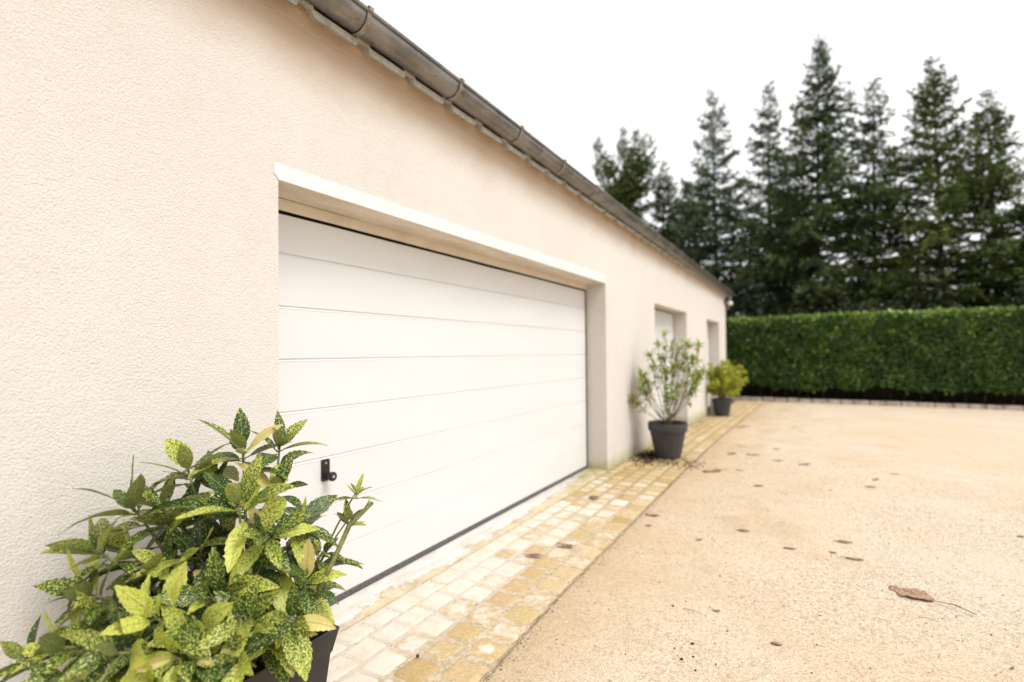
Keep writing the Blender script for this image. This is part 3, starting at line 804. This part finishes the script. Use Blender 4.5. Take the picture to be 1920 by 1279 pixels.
TREES = [  # key, photo pixel of the tip, distance y, width factor, label
    ('e', 1168, 238, 24.0, 1.05, 'short olive green conifer with forked top, leftmost tree above the gutter'),
    ('c', 1238, 300, 25.5, .85, 'olive conifer between the forked conifer and the blue green fir, above the gutter'),
    ('a', 1340, 165, 24.0, .95, 'pointed blue green fir just right of the forked olive conifer'),
    ('d', 1437, 155, 25.5, 1.0, 'thin sparse conifer left of the tallest fir'),
    ('b', 1525, 82, 23.0, .95, 'tallest dark fir with a thick pointed top behind the hedge'),
    ('d', 1634, 148, 24.0, 1.1, 'slim dark conifer with bare trunk showing, right of the tallest fir'),
    ('c', 1760, 98, 22.0, .9, 'tall olive brown conifer with open branches near the right of the row'),
    ('c', 1862, 168, 22.6, .85, 'ragged olive conifer standing close right of the tall olive brown one'),
    ('b', 1985, 330, 22.0, 1.1, 'dark conifer cut off by the right edge of the photo'),
    ('b', 1290, 345, 26.5, 1.0, 'low dark conifer filling the gap behind the blue green fir'),
    ('a', 1480, 290, 27.5, .95, 'conifer half hidden behind and left of the tallest fir'),
]
built = {}
for i, (k, px, py, Y, wf, lab) in enumerate(TREES):
    d = ray(px, py); p = CP+d*(Y/d.y); H = p.z+.15
    if k not in built:
        tr, L, mat = protos[k]
        e = empty('conifer_tree', (p.x, Y, -.15)); t = tr.build('trunk', m_bark, e, smooth=True); c = L.build('crown', mat, e, smooth=False)
        built[k] = [t, c]; tag(e, lab, 'tree', GT)
        e.scale = (wf, wf, H/12)
    else: place_tree(built[k], 'conifer_tree', (p.x, Y, -.15), (wf, wf, H/12), i*1.3, lab, GT)
# rough undergrowth between the trunks
m_under = mat_leaf('undergrowth_leaf', (.02, .028, .008), (.045, .065, .015), (.13, .12, .03), rough=.6, trans=.2, patch=.5)
def bush(seed, R, H, mat, n, ls, mb_stem=None):
    r = random.Random(seed); L = Leaves()
    cl = [(Vector((r.uniform(-1, 1)*R*.7, r.uniform(-1, 1)*R*.5, H*r.uniform(.1, .85))), r.uniform(.25, .5)*R) for _ in range(16)]
    for _ in range(n):
        c, q = r.choice(cl); v = rvec(r); p = c+v*q*r.uniform(.5, 1.05)
        if p.z < 0: continue
        l_ = ls*r.uniform(.7, 1.3)
        L.leaf(p, (v+rvec(r)*.8).normalized(), v+rvec(r)*.4, l_, l_*.5, max(0, min(1, r.gauss(.4, .22)+.2*(p.z/H-.5))), .2, .2)
    return L
ub = [bush(31, 2.0, 3.4, m_under, 6500, .16), bush(32, 1.7, 3.0, m_under, 5500, .15)]
ubo = []
UND = [(-2.2, 20.5, 1.0, 'leafy shrub behind the garage corner under the first firs'), (1.0, 20.2, .95, 'shrub above the left part of the hedge'), (3.3, 21.0, 1.15, 'shrub below the tallest fir behind the hedge'),
       (5.6, 20.4, .9, 'shrub behind the hedge below the slim conifer'), (8.0, 20.6, 1.2, 'shrub behind the hedge below the olive conifers'), (10.2, 20.4, 1.0, 'rightmost shrub behind the hedge')]
for i, (x, y, s_, lab) in enumerate(UND):
    e = empty('shrub', (x, y, -.15), i*1.1); tag(e, lab, 'shrub', 'undergrowth between hedge and conifers'); e.scale = (s_*1.1, s_, s_)
    if i < 2:
        mb = MB(); rr = random.Random(i)
        for k in range(9): mb.tube([(rr.uniform(-.3, .3), rr.uniform(-.3, .3), -.1), (rr.uniform(-.8, .8), rr.uniform(-.6, .6), 1.2), (rr.uniform(-1.3, 1.3), rr.uniform(-1, 1), 2.6)], [.05, .03, .012], 6)
        ubo.append([mb.build('stems', m_bark, e, smooth=True), ub[i].build('foliage', m_under, e)])
    else:
        for ch in ubo[i % 2]:
            c = ch.copy(); COL.objects.link(c); c.parent = e

# ------------------------------------------------------------------ potted aucuba in front
class Auc:
    def __init__(s): s.V = []; s.F = []; s.A = []; s.UV = []; s.P = MB()
    def leaf(s, p, d, up, L, W, typ, r, droop=.35, pet=.018):
        d = d.normalized(); side = d.cross(up)
        if side.length < 1e-3: side = d.orthogonal()
        side.normalize(); nS = 17; n0 = len(s.V)
        uo, vo = r.uniform(0, 50), r.uniform(0, 50); curl = r.uniform(-.15, .35); fold = r.uniform(.10, .42); tw = r.uniform(-.35, .35)
        sway = r.uniform(-.25, .25); asym = r.uniform(.93, 1.07); c = p+d*pet; dirn = d.copy(); wavA = r.uniform(.0, .05); ph = r.uniform(0, 6)
        s.P.tube([p, p+d*(pet*.5), p+d*(pet+L*.05)], [.0028, .0022, .0018], 6)
        step = L/(nS-1); teeth = r.uniform(.5, 1.2)
        cw = Vector((0, 0, -1))
        for i in range(nS):
            t = i/(nS-1)
            w = (W*.5)*(math.sin(pi*t**.86)**.80 if 0 < t < 1 else 0)*(1-.28*max(0, t-.45))
            if t > .9: w *= .82
            sd = (side*cos(tw*t)+dirn.cross(side)*sin(tw*t)).normalized(); nr = sd.cross(dirn).normalized()
            if i % 2 == 0 and t > .33 and t < .95: w2 = w*(1-.16*teeth*(.6+.4*t)); back = 0
            else: w2 = w; back = 0
            for k in (-1, -.5, 0, .5, 1):
                ww = w2 if abs(k) == 1 else w
                e = nr*(fold*abs(k)*w + wavA*L*.35*sin(t*9+ph+k)*abs(k) - .15*W*max(0, curl)*k*k*k*k)
                tip = dirn*(.35*step if (abs(k) == 1 and i % 2 == 1 and t > .33) else 0)
                s.V.append(c+sd*(k*ww*(asym if k > 0 else 1))+e+tip); s.A.append((typ, t, abs(k), 1)); s.UV.append((uo+t*L, vo+k*w))
            # advance
            dirn = (dirn + cw*(droop*(1.6 if t > .3 else .7)/nS) + side*(sway/nS)).normalized(); c = c+dirn*step
        for i in range(nS-1):
            for k in range(4): a = n0+i*5+k; s.F.append((a, a+1, a+6, a+5))
    def build(s, parent):
        nl = len(s.F); n0 = len(s.V); s.F += [tuple(i+n0 for i in f) for f in s.P.F]; s.V += s.P.V; s.A += [(.1, 0, 1, 1)]*len(s.P.V); s.UV += [(0, 0)]*len(s.P.V)
        o = mesh('leaves', s.V, s.F, [m_auc, m_stem], parent, smooth=True, mi=[0]*nl+[1]*(len(s.F)-nl))
        attr(o, 'leaf', s.A)
        uvl = o.data.uv_layers.new(name='UVMap'); li = [0]*len(o.data.loops); o.data.loops.foreach_get('vertex_index', li)
        uvl.data.foreach_set('uv', [c for i in li for c in s.UV[i]])
        b = bmesh.new(); b.from_mesh(o.data); bmesh.ops.remove_doubles(b, verts=[v for v in b.verts], dist=1e-6); b.to_mesh(o.data); b.free()
        o.data.polygons.foreach_set('use_smooth', [True]*len(o.data.polygons))
        return o
PLC = Vector((.375, 1.055, 0)); PW = .195; PHT = .40
auc = empty('potted_spotted_laurel', PLC); tag(auc, 'yellow speckled laurel shrub in a square charcoal planter, nearest the camera', 'potted plant')
mb = MB()
def sq(w, z): return [(-w, -w, z), (w, -w, z), (w, w, z), (-w, w, z)]
rings = [sq(.145, .0), sq(.176, .315), sq(.180, .318), sq(.197, .398), sq(.197, .402), sq(.189, .402), sq(.172, .32), sq(.165, .30)]
V = [v for q in rings for v in q]; F = [(0, 3, 2, 1)]
for k in range(len(rings)-1):
    for i in range(4): F.append((k*4+i, k*4+(i+1) % 4, (k+1)*4+(i+1) % 4, (k+1)*4+i))
mb.add(V, F); o = mb.build('planter', m_planter, auc); bevel(o, .004, 2, 20)
mb = MB(); r = random.Random(2); V = []; F = []; N = 14
for j in range(N):
    for i in range(N): V.append((-.168+.336*i/(N-1), -.168+.336*j/(N-1), .335+r.uniform(-.008, .012)))
for j in range(N-1):
    for i in range(N-1): F.append((j*N+i, j*N+i+1, (j+1)*N+i+1, (j+1)*N+i))
mesh('soil', V, F, m_soil, auc)
A_ = Auc(); ST = MB(); r = random.Random(77)
TOCAM = -F_
# (px, py, depth, leaves, size, axis (right, up, toward camera), yellowness)
SHOOTS = [
 (455, 838, 1.74, 9, .145, (0, 1, .25), .25), (525, 832, 1.84, 7, .11, (.3, 1, 0), .45), (352, 880, 1.66, 8, .135, (-.3, 1, .1), .25), (244, 945, 1.57, 7, .135, (-.4, 1, .1), .2),
 (448, 945, 1.58, 8, .15, (-.1, .8, .5), .6), (565, 975, 1.74, 8, .115, (.5, .8, .2), .4), (520, 915, 1.72, 7, .125, (.3, .8, .3), .5), (668, 922, 1.80, 8, .062, (.1, 1, 0), .55), (652, 975, 1.77, 7, .068, (0, 1, .1), .5),
 (500, 1000, 1.58, 8, .12, (.2, .7, .6), .55), (243, 1035, 1.56, 8, .14, (-.5, .8, .3), .4), (163, 1112, 1.46, 9, .13, (-.5, .6, .5), .5), (290, 1160, 1.38, 9, .15, (0, .6, .8), .8),
 (45, 1235, 1.36, 8, .125, (-.5, .7, .2), .25), (460, 1160, 1.42, 9, .135, (.1, .6, .8), .6), (372, 1040, 1.60, 8, .13, (-.1, .8, .4), .3), (575, 1090, 1.66, 8, .11, (.5, .6, .5), .35),
 (545, 1165, 1.50, 8, .12, (.4, .5, .7), .5), (395, 1120, 1.46, 8, .12, (0, .5, .9), .45), (215, 1225, 1.30, 9, .145, (-.3, .5, .8), .75), (330, 1235, 1.33, 7, .13, (0, .3, .9), .95), (440, 1235, 1.36, 8, .115, (.1, .4, .9), .6),
 (110, 1215, 1.36, 8, .125, (-.4, .5, .5), .45), (520, 1190, 1.54, 6, .085, (.5, .4, .7), .75), (335, 975, 1.64, 8, .125, (-.2, .8, .3), .3), (420, 1010, 1.70, 7, .12, (0, .8, .4), .2), (605, 1035, 1.74, 6, .09, (.6, .7, .2), .45),
 (115, 1285, 1.30, 8, .13, (-.3, .5, .7), .6), (280, 1290, 1.30, 8, .13, (0, .4, .8), .7), (180, 1030, 1.50, 7, .12, (-.5, .8, .3), .55), (300, 945, 1.62, 7, .125, (-.2, .9, .2), .45), (400, 905, 1.72, 7, .12, (-.1, 1, .2), .25), (300, 1060, 1.56, 8, .13, (-.2, .7, .6), .45), (480, 1075, 1.56, 7, .12, (.2, .6, .6), .25),
 (200, 1160, 1.42, 7, .13, (-.4, .6, .6), .5), (360, 1190, 1.40, 8, .12, (0, .5, .8), .6), (560, 1110, 1.66, 6, .09, (.5, .6, .4), .35),
]
def cl(p, m=.035):
    if p.x < m: p.x = m
    return p
base_pts = []
for si, (px, py, dz, nl, sz, ax, ye) in enumerate(SHOOTS):
    tip = cl(dp(px, py, dz), .09)
    loc = tip-PLC
    axis = (R_*ax[0]+Vector((0, 0, 1))*ax[1]+TOCAM*ax[2]).normalized()
    # stem
    b0 = Vector((max(-.13, min(.13, loc.x*.35+r.uniform(-.05, .05))), max(-.13, min(.13, loc.y*.35+r.uniform(-.05, .05))), .33))
    if loc.z < .45: mid = Vector((loc.x*.5, loc.y*.5, max(.50, loc.z+.05)))
    else: mid = b0.lerp(loc, .5)+Vector((-loc.x*.12, -loc.y*.12, .04))
    pts = []
    for i in range(9):
        t = i/8; pts.append(b0*(1-t)**2+mid*2*t*(1-t)+loc*t*t)
    small = sz < .075
    ST.tube(pts, [(.0075-.004*i/8)*(1 if not small else .75) for i in range(9)], 7)
    sd0 = axis.orthogonal().normalized(); w0 = axis.cross(sd0)
    ang = r.uniform(0, 6.28)
    pairs = (nl+1)//2
    for k in range(nl):
        pr = k//2; f = pr/max(1, pairs-1)              # 0 = youngest
        a = ang+pr*(pi/2+.25)+(k % 2)*pi+r.uniform(-.22, .22)
        rad = sd0*cos(a)+w0*sin(a)
        tl = radians(30+f*55+r.uniform(-12, 12))
        d = axis*cos(tl)+rad*sin(tl)
        Lf = sz*(1.24 if dz > 1.45 else 1.02)*(.72+.38*f)*r.uniform(.75, 1.25); Wf = Lf*r.uniform(.34, .46)
        typ = max(0, min(.9, r.gauss(ye-(.07 if dz > 1.45 else .17), .26)+(.08 if f > .5 else 0)))
        if r.random() < .045+(.25 if ye > .9 else 0): typ = 1.0
        p0 = loc-axis*(.012+.035*f)*sz/.13
        up = axis-rad*.2
        # keep off the wall
        endx = (p0+d*Lf).x+PLC.x
        if endx < .02: d.x += (.03-endx)/Lf+.1; d.normalize()
        A_.leaf(p0, d, up, Lf, Wf, typ, r, droop=r.uniform(.15, .75)*(.5+f*.6) if not small else .2, pet=.016*sz/.13)
    if small: continue
    # older pairs further down the stem
    for lv, t in enumerate((.86, .72, .58)):
        c = b0*(1-t)**2+mid*2*t*(1-t)+loc*t*t
        if c.z < .36: continue
        for q in range(2):
            a = r.uniform(0, 6.28); rad = Vector((cos(a), sin(a), r.uniform(-.15, .5))).normalized()
            Lf = r.uniform(.11, .17)
            if (c+rad*Lf).x+PLC.x < .03: rad.x = abs(rad.x)
            A_.leaf(c, rad, Vector((0, 0, 1)), Lf, Lf*r.uniform(.38, .48), max(0, min(.85, r.gauss(.22, .16))) if r.random() > .04 else 1.0, r, droop=r.uniform(.3, 1.0))
# bare cut stem on the right
q0 = dp(600, 1100, 1.66)-PLC; q1 = dp(655, 985, 1.76)-PLC; q2 = dp(699, 942, 1.8)-PLC
ST.tube([Vector((.10, .10, .33)), q0, q0.lerp(q1, .5)+Vector((.004, 0, 0)), q1, q2], [.009, .0085, .008, .0085, .006], 8)
q3 = dp(693, 938, 1.79)-PLC; ST.tube([q1.lerp(q2, .6), q3], [.004, .003], 7)
for k in range(7):
    a = q0.lerp(q1, .1*k/7+.02); e = a+(R_*r.uniform(.008, .02)+Vector((0, 0, r.uniform(-.01, .03))))
    ST.tube([a, e], [.0018, .0008], 5)
A_.build(auc)
ST.build('stems', m_stem, auc, smooth=True)

# ------------------------------------------------------------------ the two round pots
def round_pot(e, Rt, Rb, H):
    mb = MB(); mb.lathe([(0, .0), (Rb*.9, 0), (Rb, .008), (Rt*.90, H*.74), (Rt*.905, H*.76), (Rt*.975, H*.77), (Rt*.985, H*.79), (Rt*1.0, H*.975), (Rt*.995, H*.995), (Rt*.97, H), (Rt*.945, H*.985), (Rt*.90, H*.8), (Rt*.86, H*.7)], 48)
    # handles-like ring groove
    o = mb.build('pot', m_pot, e, smooth=True, sharp=40)
    mb = MB(); n = 24; rr = random.Random(int(H*1000)); V = [(0, 0, H*.93)]
    for q in (.3, .6, .9):
        for i in range(n): V.append((Rt*q*.97*cos(2*pi*i/n), Rt*q*.97*sin(2*pi*i/n), H*.915+rr.uniform(-.008, .015)))
    F = [(0, 1+i, 1+(i+1) % n) for i in range(n)]
    for k in range(2):
        for i in range(n): F.append((1+k*n+i, 1+(k+1)*n+i, 1+(k+1)*n+(i+1) % n, 1+k*n+(i+1) % n))
    mesh('soil', V, F, m_soil, e)
m_ole = mat_leaf('oleander_leaf', (.14, .22, .03), (.32, .40, .08), (.62, .60, .26), rough=.45, trans=.3, patch=6)
m_yel = mat_leaf('yellow_shrub_leaf', (.26, .31, .03), (.50, .52, .05), (.76, .70, .14), rough=.5, trans=.35, patch=5)
p1 = gp(1251, 862); p1 = Vector((p1.x-.02, p1.y+.12, 0)); p1.z = gz(0, p1.y)+.012
pot1 = empty('potted_shrub', p1); tag(pot1, 'open stemmed narrow leaved shrub in a round slate grey pot, the nearer round pot', 'potted plant', 'round pots along the garage wall')
round_pot(pot1, .24, .155, .43)
r = random.Random(8); L = Leaves(); S = MB()
def whorl(c, ax, n, ln, tint, wr=.22):
    for k in range(n):
        v = (ax*r.uniform(.2, 1.1)+rvec(r)*.95).normalized(); l_ = ln*r.uniform(.7, 1.25)
        L.leaf(c-ax*r.uniform(0, .03), v, ax+rvec(r)*.3, l_, l_*wr*r.uniform(.8, 1.2), max(0, min(1, tint+r.gauss(0, .25))), .25, r.uniform(.1, .5))
# tips measured on the photograph's plant: right offset, height above ground, toward camera
TIPS = [(-.33, 1.02, .0), (-.38, .92, .1), (-.30, .84, .05), (-.20, 1.25, 0), (-.17, 1.12, .12), (-.10, 1.38, 0), (-.03, 1.52, .03), (.03, 1.38, .1), (.0, 1.2, -.1), (-.06, 1.05, .15),
        (.14, 1.34, .0), (.22, 1.42, .08), (.30, 1.36, -.05), (.36, 1.38, .1), (.26, 1.2, .15), (.38, 1.18, 0), (.34, 1.02, .1), (.40, .94, -.1), (.22, 1.02, .2), (.12, 1.1, -.15), (-.42, .72, .05), (.07, .86, .15), (-.05, .80, .2), (.30, .84, .1), (.46, 1.05, .0), (-.25, .98, -.15)]
for (rx, h, tc) in TIPS:
    tip = R_0*rx+Vector((0, 0, h))+Vector((sin(TH), -cos(TH), 0))*tc
    if (tip+p1).x < .06: tip.x = .06-p1.x
    b0 = Vector((r.uniform(-.05, .05), r.uniform(-.05, .05), .40)); mid = b0.lerp(tip, .45)+Vector((tip.x*.10, tip.y*.10, -.03))+rvec(r)*.02
    pts = [b0*(1-t)**2+mid*2*t*(1-t)+tip*t*t for t in [i/7 for i in range(8)]]
    S.tube(pts, [.0075-.005*i/7 for i in range(8)], 6)
    ax = (pts[-1]-pts[-2]).normalized(); whorl(tip, ax, 26, .115, .6, .17)
    whorl(pts[-2], ax, 16, .105, .5, .17)
    if r.random() < .8: whorl(pts[-3], ax, 9, .095, .45, .17)
    for _ in range(1):
        if r.random() < .6:
            c = pts[5]; q = c+(rvec(r)*.10+Vector((0, 0, .07)))
            if (q+p1).x > .05: S.tube([c, q], [.004, .002], 5); whorl(q, (q-c).normalized(), 9, .07, .5)
L.build('leaves', m_ole, pot1); S.build('stems', m_wood, pot1, smooth=True)
p2 = gp(1353, 781); p2 = Vector((p2.x, p2.y+.05, 0)); p2.z = gz(0, p2.y)+.012
pot2 = empty('potted_shrub', p2); tag(pot2, 'bushy yellow green shrub in a round slate grey pot, the farther round pot', 'potted plant', 'round pots along the garage wall')
round_pot(pot2, .205, .145, .36)
L = Leaves(); S = MB(); r = random.Random(14)
for _ in range(75):
    a = r.uniform(0, 6.28); q = r.uniform(0, 1)**.5
    tip = Vector((cos(a)*.42*q, sin(a)*.42*q, .50+.66*r.random()*(1-.35*q*q)))
    tip += R_0*.08
    if _ % 9 == 0: tip = Vector((tip.x*1.15, tip.y*1.15, tip.z*1.10))
    if tip.x+p2.x < .05: tip.x = .05-p2.x
    b0 = Vector((r.uniform(-.05, .05), r.uniform(-.05, .05), .33)); mid = b0.lerp(tip, .5)+Vector((0, 0, .05))
    pts = [b0*(1-t)**2+mid*2*t*(1-t)+tip*t*t for t in [i/5 for i in range(6)]]
    S.tube(pts, [.006-.004*i/5 for i in range(6)], 5)
    for c in (pts[-1], pts[-1], pts[-2], pts[-3]):
        for k in range(16):
            v = (rvec(r)+Vector((0, 0, .5))).normalized(); l_ = r.uniform(.04, .075)
            L.leaf(c+rvec(r)*.035, v, rvec(r), l_, l_*.5, max(0, min(1, r.gauss(.5, .25))), .2, .2)
L.build('leaves', m_yel, pot2); S.build('stems', m_wood, pot2, smooth=True)

# spilled soil and grit beside the nearer pot
r = random.Random(6); V = []; F = []
def clod(c, s_):
    n0 = len(V); 
    for k in range(6):
        d = [(1,0,0),(-1,0,0),(0,1,0),(0,-1,0),(0,0,1),(0,0,-1)][k]; V.append(Vector(c)+Vector(d)*s_*r.uniform(.6, 1.3))
    for f in ((0,2,4),(2,1,4),(1,3,4),(3,0,4),(2,0,5),(1,2,5),(3,1,5),(0,3,5)): F.append(tuple(n0+i for i in f))
for _ in range(1500):
    a = r.gauss(0, 1); b = r.gauss(0, 1)
    x = .22+.10*a; y = 6.50+.22*b
    if r.random() < .25: x = .45+.2*a; y = 6.25+.18*b
    if x < .015 or x > 1.3: continue
    clod((x, y, gz(0, y)+.014+abs(r.gauss(0, .005))), r.uniform(.003, .010))
for _ in range(160):
    y = r.uniform(9.5, 11.6); x = abs(r.gauss(.1, .12))+.02; clod((x, y, gz(0, y)+.014), r.uniform(.003, .008))
so2 = mesh('spilled_soil', V, F, m_soil); tag(so2, 'dark spilled potting soil on the setts beside the nearer round pot', 'soil', kind='stuff')

# loose grit lying on the bound gravel
r = random.Random(41); V = []; F = []; gm = []
for _ in range(9000):
    q = r.random(); y = 1.2+5.5*q**1.3; x = ex(y)+.012+abs(r.gauss(0, .03)) if r.random() < .22 else r.uniform(.9, 4.6)
    s_ = r.choice((.0012, .0016, .002, .0026, .0034))
    clod((x, y, gz(x, y)-.002+.3*s_), s_*r.uniform(.8, 1.3)); gm += [r.choice((0, 0, 0, 1, 1, 2))]*8
m_g1 = mat_plain('cream_grit', (.66, .57, .45), .85, .2, var=.2); m_g2 = mat_plain('tan_grit', (.42, .30, .18), .85, .2, var=.2)
tag(mesh('loose_grit', V, F, [m_g1, m_g2, m_soil], mi=gm), 'fine loose grit scattered over the beige gravel and along the sett edge', 'grit', kind='stuff')

# ------------------------------------------------------------------ fallen leaves, grit
def dead_leaf(name, c, L, W, rz, label, seed, group='fallen brown leaves', stalk=.25, lobed=False, curl=.25, lift=.003):
    r = random.Random(seed); n = 16; V = []; F = []
    ph = r.uniform(0, 6)
    for i in range(n+1):
        t = i/n; w = W*.5*sin(pi*min(.98, t*.96+.02))**.7*(1+.25*noise.noise(Vector((t*7, seed, 0)))*(2 if lobed else 1))
        if lobed: w *= .78+.30*abs(sin(t*pi*3.2+.4))
        for k in (-1, -.6, 0, .6, 1):
            z = lift+.6*curl*W*(abs(k)**1.6)*(.4+.6*sin(t*5+ph+k)**2)+.10*W*sin(t*6+ph)*.5+.02*W*r.uniform(-1, 1)
            V.append((L*(t-.5), k*w*(1+.08*r.uniform(-1, 1)), max(.002, z)))
    for i in range(n):
        for k in range(4): a = i*5+k; F.append((a, a+1, a+6, a+5))
    z = gz(c.x, c.y)+(.016 if c.x < ex(c.y) else -.004)
    e = empty(name, (c.x, c.y, z), rz); tag(e, label, 'leaf', group)
    o = mesh('blade', V, F, m_dead, e, smooth=True); s_ = o.modifiers.new('s', 'SOLIDIFY'); s_.thickness = .0012
    mb = MB(); mb.tube([(-L*.5, 0, lift+.002), (0, 0, lift+.003+.05*W*.5), (L*.5, 0, lift+.004), (L*(.5+stalk*.5), L*.02, lift+.004+.02*stalk), (L*(.5+stalk), L*.06, lift+.006)], [.0006, .001, .0018, .0018 if stalk < .5 else .003, .0014 if stalk < .5 else .0026], 5)
    mb.build('stalk', m_dead, e, smooth=True)
    return e
a = gp(1668, 1100); b = gp(1750, 1126); c = gp(1815, 1153)
ctr = (a+b)/2; LL = (b-a).length; rz = math.atan2((c-a).y, (c-a).x)
dead_leaf('fallen_leaf', ctr, LL*1.05, LL*.75, rz, 'large pale brown dead leaf with long stalk lying on the gravel at lower right', 101, stalk=.85, lobed=True, curl=.05)
LV = [ # px, py, width px, label
 (1061, 1028, 46, 'mottled brown curled leaf on the setts before the big garage door'), (1001, 1047, 46, 'dark purple brown leaf, nearest of the leaves on the setts'), (1114, 937, 26, 'small brown leaf on the setts near the far end of the big door'), (1166, 934, 12, 'tiny dark leaf on the setts right of the small brown one'),
 (1222, 966, 34, 'flat tan leaf on the gravel right at the edge of the setts'), (1336, 884, 50, 'long thin red brown leaf on gravel in front of the nearer round pot'), (1412, 853, 30, 'narrow brown leaf right of the nearer round pot'), (1390, 801, 26, 'dark leaf at the sett edge in front of the farther round pot'),
 (1366, 803, 20, None), (1458, 864, 20, None), (1508, 871, 32, 'thin pale brown leaf lying alone in the middle of the far gravel'), (1423, 911, 24, None), (1642, 899, 24, 'dark sliver of leaf far out on the gravel, middle right'), (1679, 889, 14, None), (1633, 913, 22, None), (1559, 919, 10, None),
 (1310, 1012, 16, None), (1393, 995, 26, 'pale curled leaf sliver on gravel left of centre'), (1479, 1028, 26, 'folded reddish leaf standing on its edge in the middle gravel'), (1584, 1016, 36, 'torn brown leaf above the pale torn leaf in the middle gravel'), (1562, 1036, 14, None), (1602, 1048, 38, 'pale torn leaf on gravel just left of the large stalked leaf'),
 (1456, 1207, 24, 'small dark brown leaf at the bottom of the gravel'), (1344, 1145, 18, None), (1388, 882, 18, None), (1914, 1006, 16, None), (1897, 1253, 14, 'brown leaf scrap in the bottom right corner'), (1372, 851, 26, None), (1302, 874, 14, None), (1455, 842, 14, None), (1215, 985, 14, None), (1010, 930, 8, None)]
for i, (px, py, w, lab) in enumerate(LV):
    if px == 1010: continue
    p = gp(px, py); z = (p-CP).dot(F_); Lm = w*z/FPX*.78
    rr = random.Random(i+200)
    dead_leaf('fallen_leaf', p, Lm, Lm*rr.uniform(.28, .65), TH+rr.uniform(-.5, .5)+(pi if rr.random() < .5 else 0), lab or 'small brown scrap of dead leaf on the beige gravel', 200+i, stalk=rr.uniform(.1, .3), curl=rr.uniform(.08, .32), lobed=rr.random() < .6)
PB = [(1298, 1206, 7), (1278, 1235, 7), (1304, 1256, 5), (1342, 1244, 4), (1262, 1135, 5), (1364, 1182, 4), (1265, 1214, 4), (1300, 1230, 5), (1626, 983, 3), (1511, 1166, 3), (1632, 1252, 4), (1350, 1079, 4)]
for i, (px, py, w) in enumerate(PB):
    p = gp(px, py); z = (p-CP).dot(F_); s_ = w*z/FPX*.42
    rr = random.Random(i); bm = bmesh.new(); bmesh.ops.create_icosphere(bm, subdivisions=2, radius=s_)
    for v in bm.verts: v.co *= 1+.35*noise.noise(v.co*(1.2/s_)+Vector((i, 0, 0))); v.co.z *= .6
    me = bpy.data.meshes.new('pebble'); bm.to_mesh(me); bm.free(); me.materials.append(m_soil)
    o = bpy.data.objects.new('pebble', me); COL.objects.link(o); o.location = (p.x, p.y, gz(p.x, p.y)+s_*.3-.004)
    tag(o, 'tiny dark pebble lying on the beige gravel', 'pebble', 'dark pebbles scattered on the gravel')
p = gp(783, 1238); bm = bmesh.new(); bmesh.ops.create_uvsphere(bm, u_segments=16, v_segments=10, radius=.0075); 
for f in bm.faces: f.smooth = True
me = bpy.data.meshes.new('berry'); bm.to_mesh(me); bm.free(); me.materials.append(mat_plain('dark_berry_skin', (.02, .018, .035), .35, .5))
o = bpy.data.objects.new('berry', me); COL.objects.link(o); o.location = (p.x, p.y, gz(0, p.y)+.019); tag(o, 'shiny black berry on a pale sett at the bottom of the photo', 'berry')
# thin twigs
for i, (xa, ya, xb, yb_, lab) in enumerate([(1282, 1140, 1318, 1152, 'thin pale twig on the gravel near the sett edge'), (1722, 1157, 1756, 1162, 'short thin twig below the large stalked leaf')]):
    a = gp(xa, ya); b = gp(xb, yb_); mb = MB(); m = (a+b)/2
    mb.tube([a-m+Vector((0, 0, .002)), Vector((.004, .003, .005)), b-m+Vector((0, 0, .002))], [.0012, .0011, .0006], 6)
    o = mb.build('twig', m_wood, smooth=True); o.location = (m.x, m.y, gz(m.x, m.y)-.003); tag(o, lab, 'twig', 'twigs on the gravel')
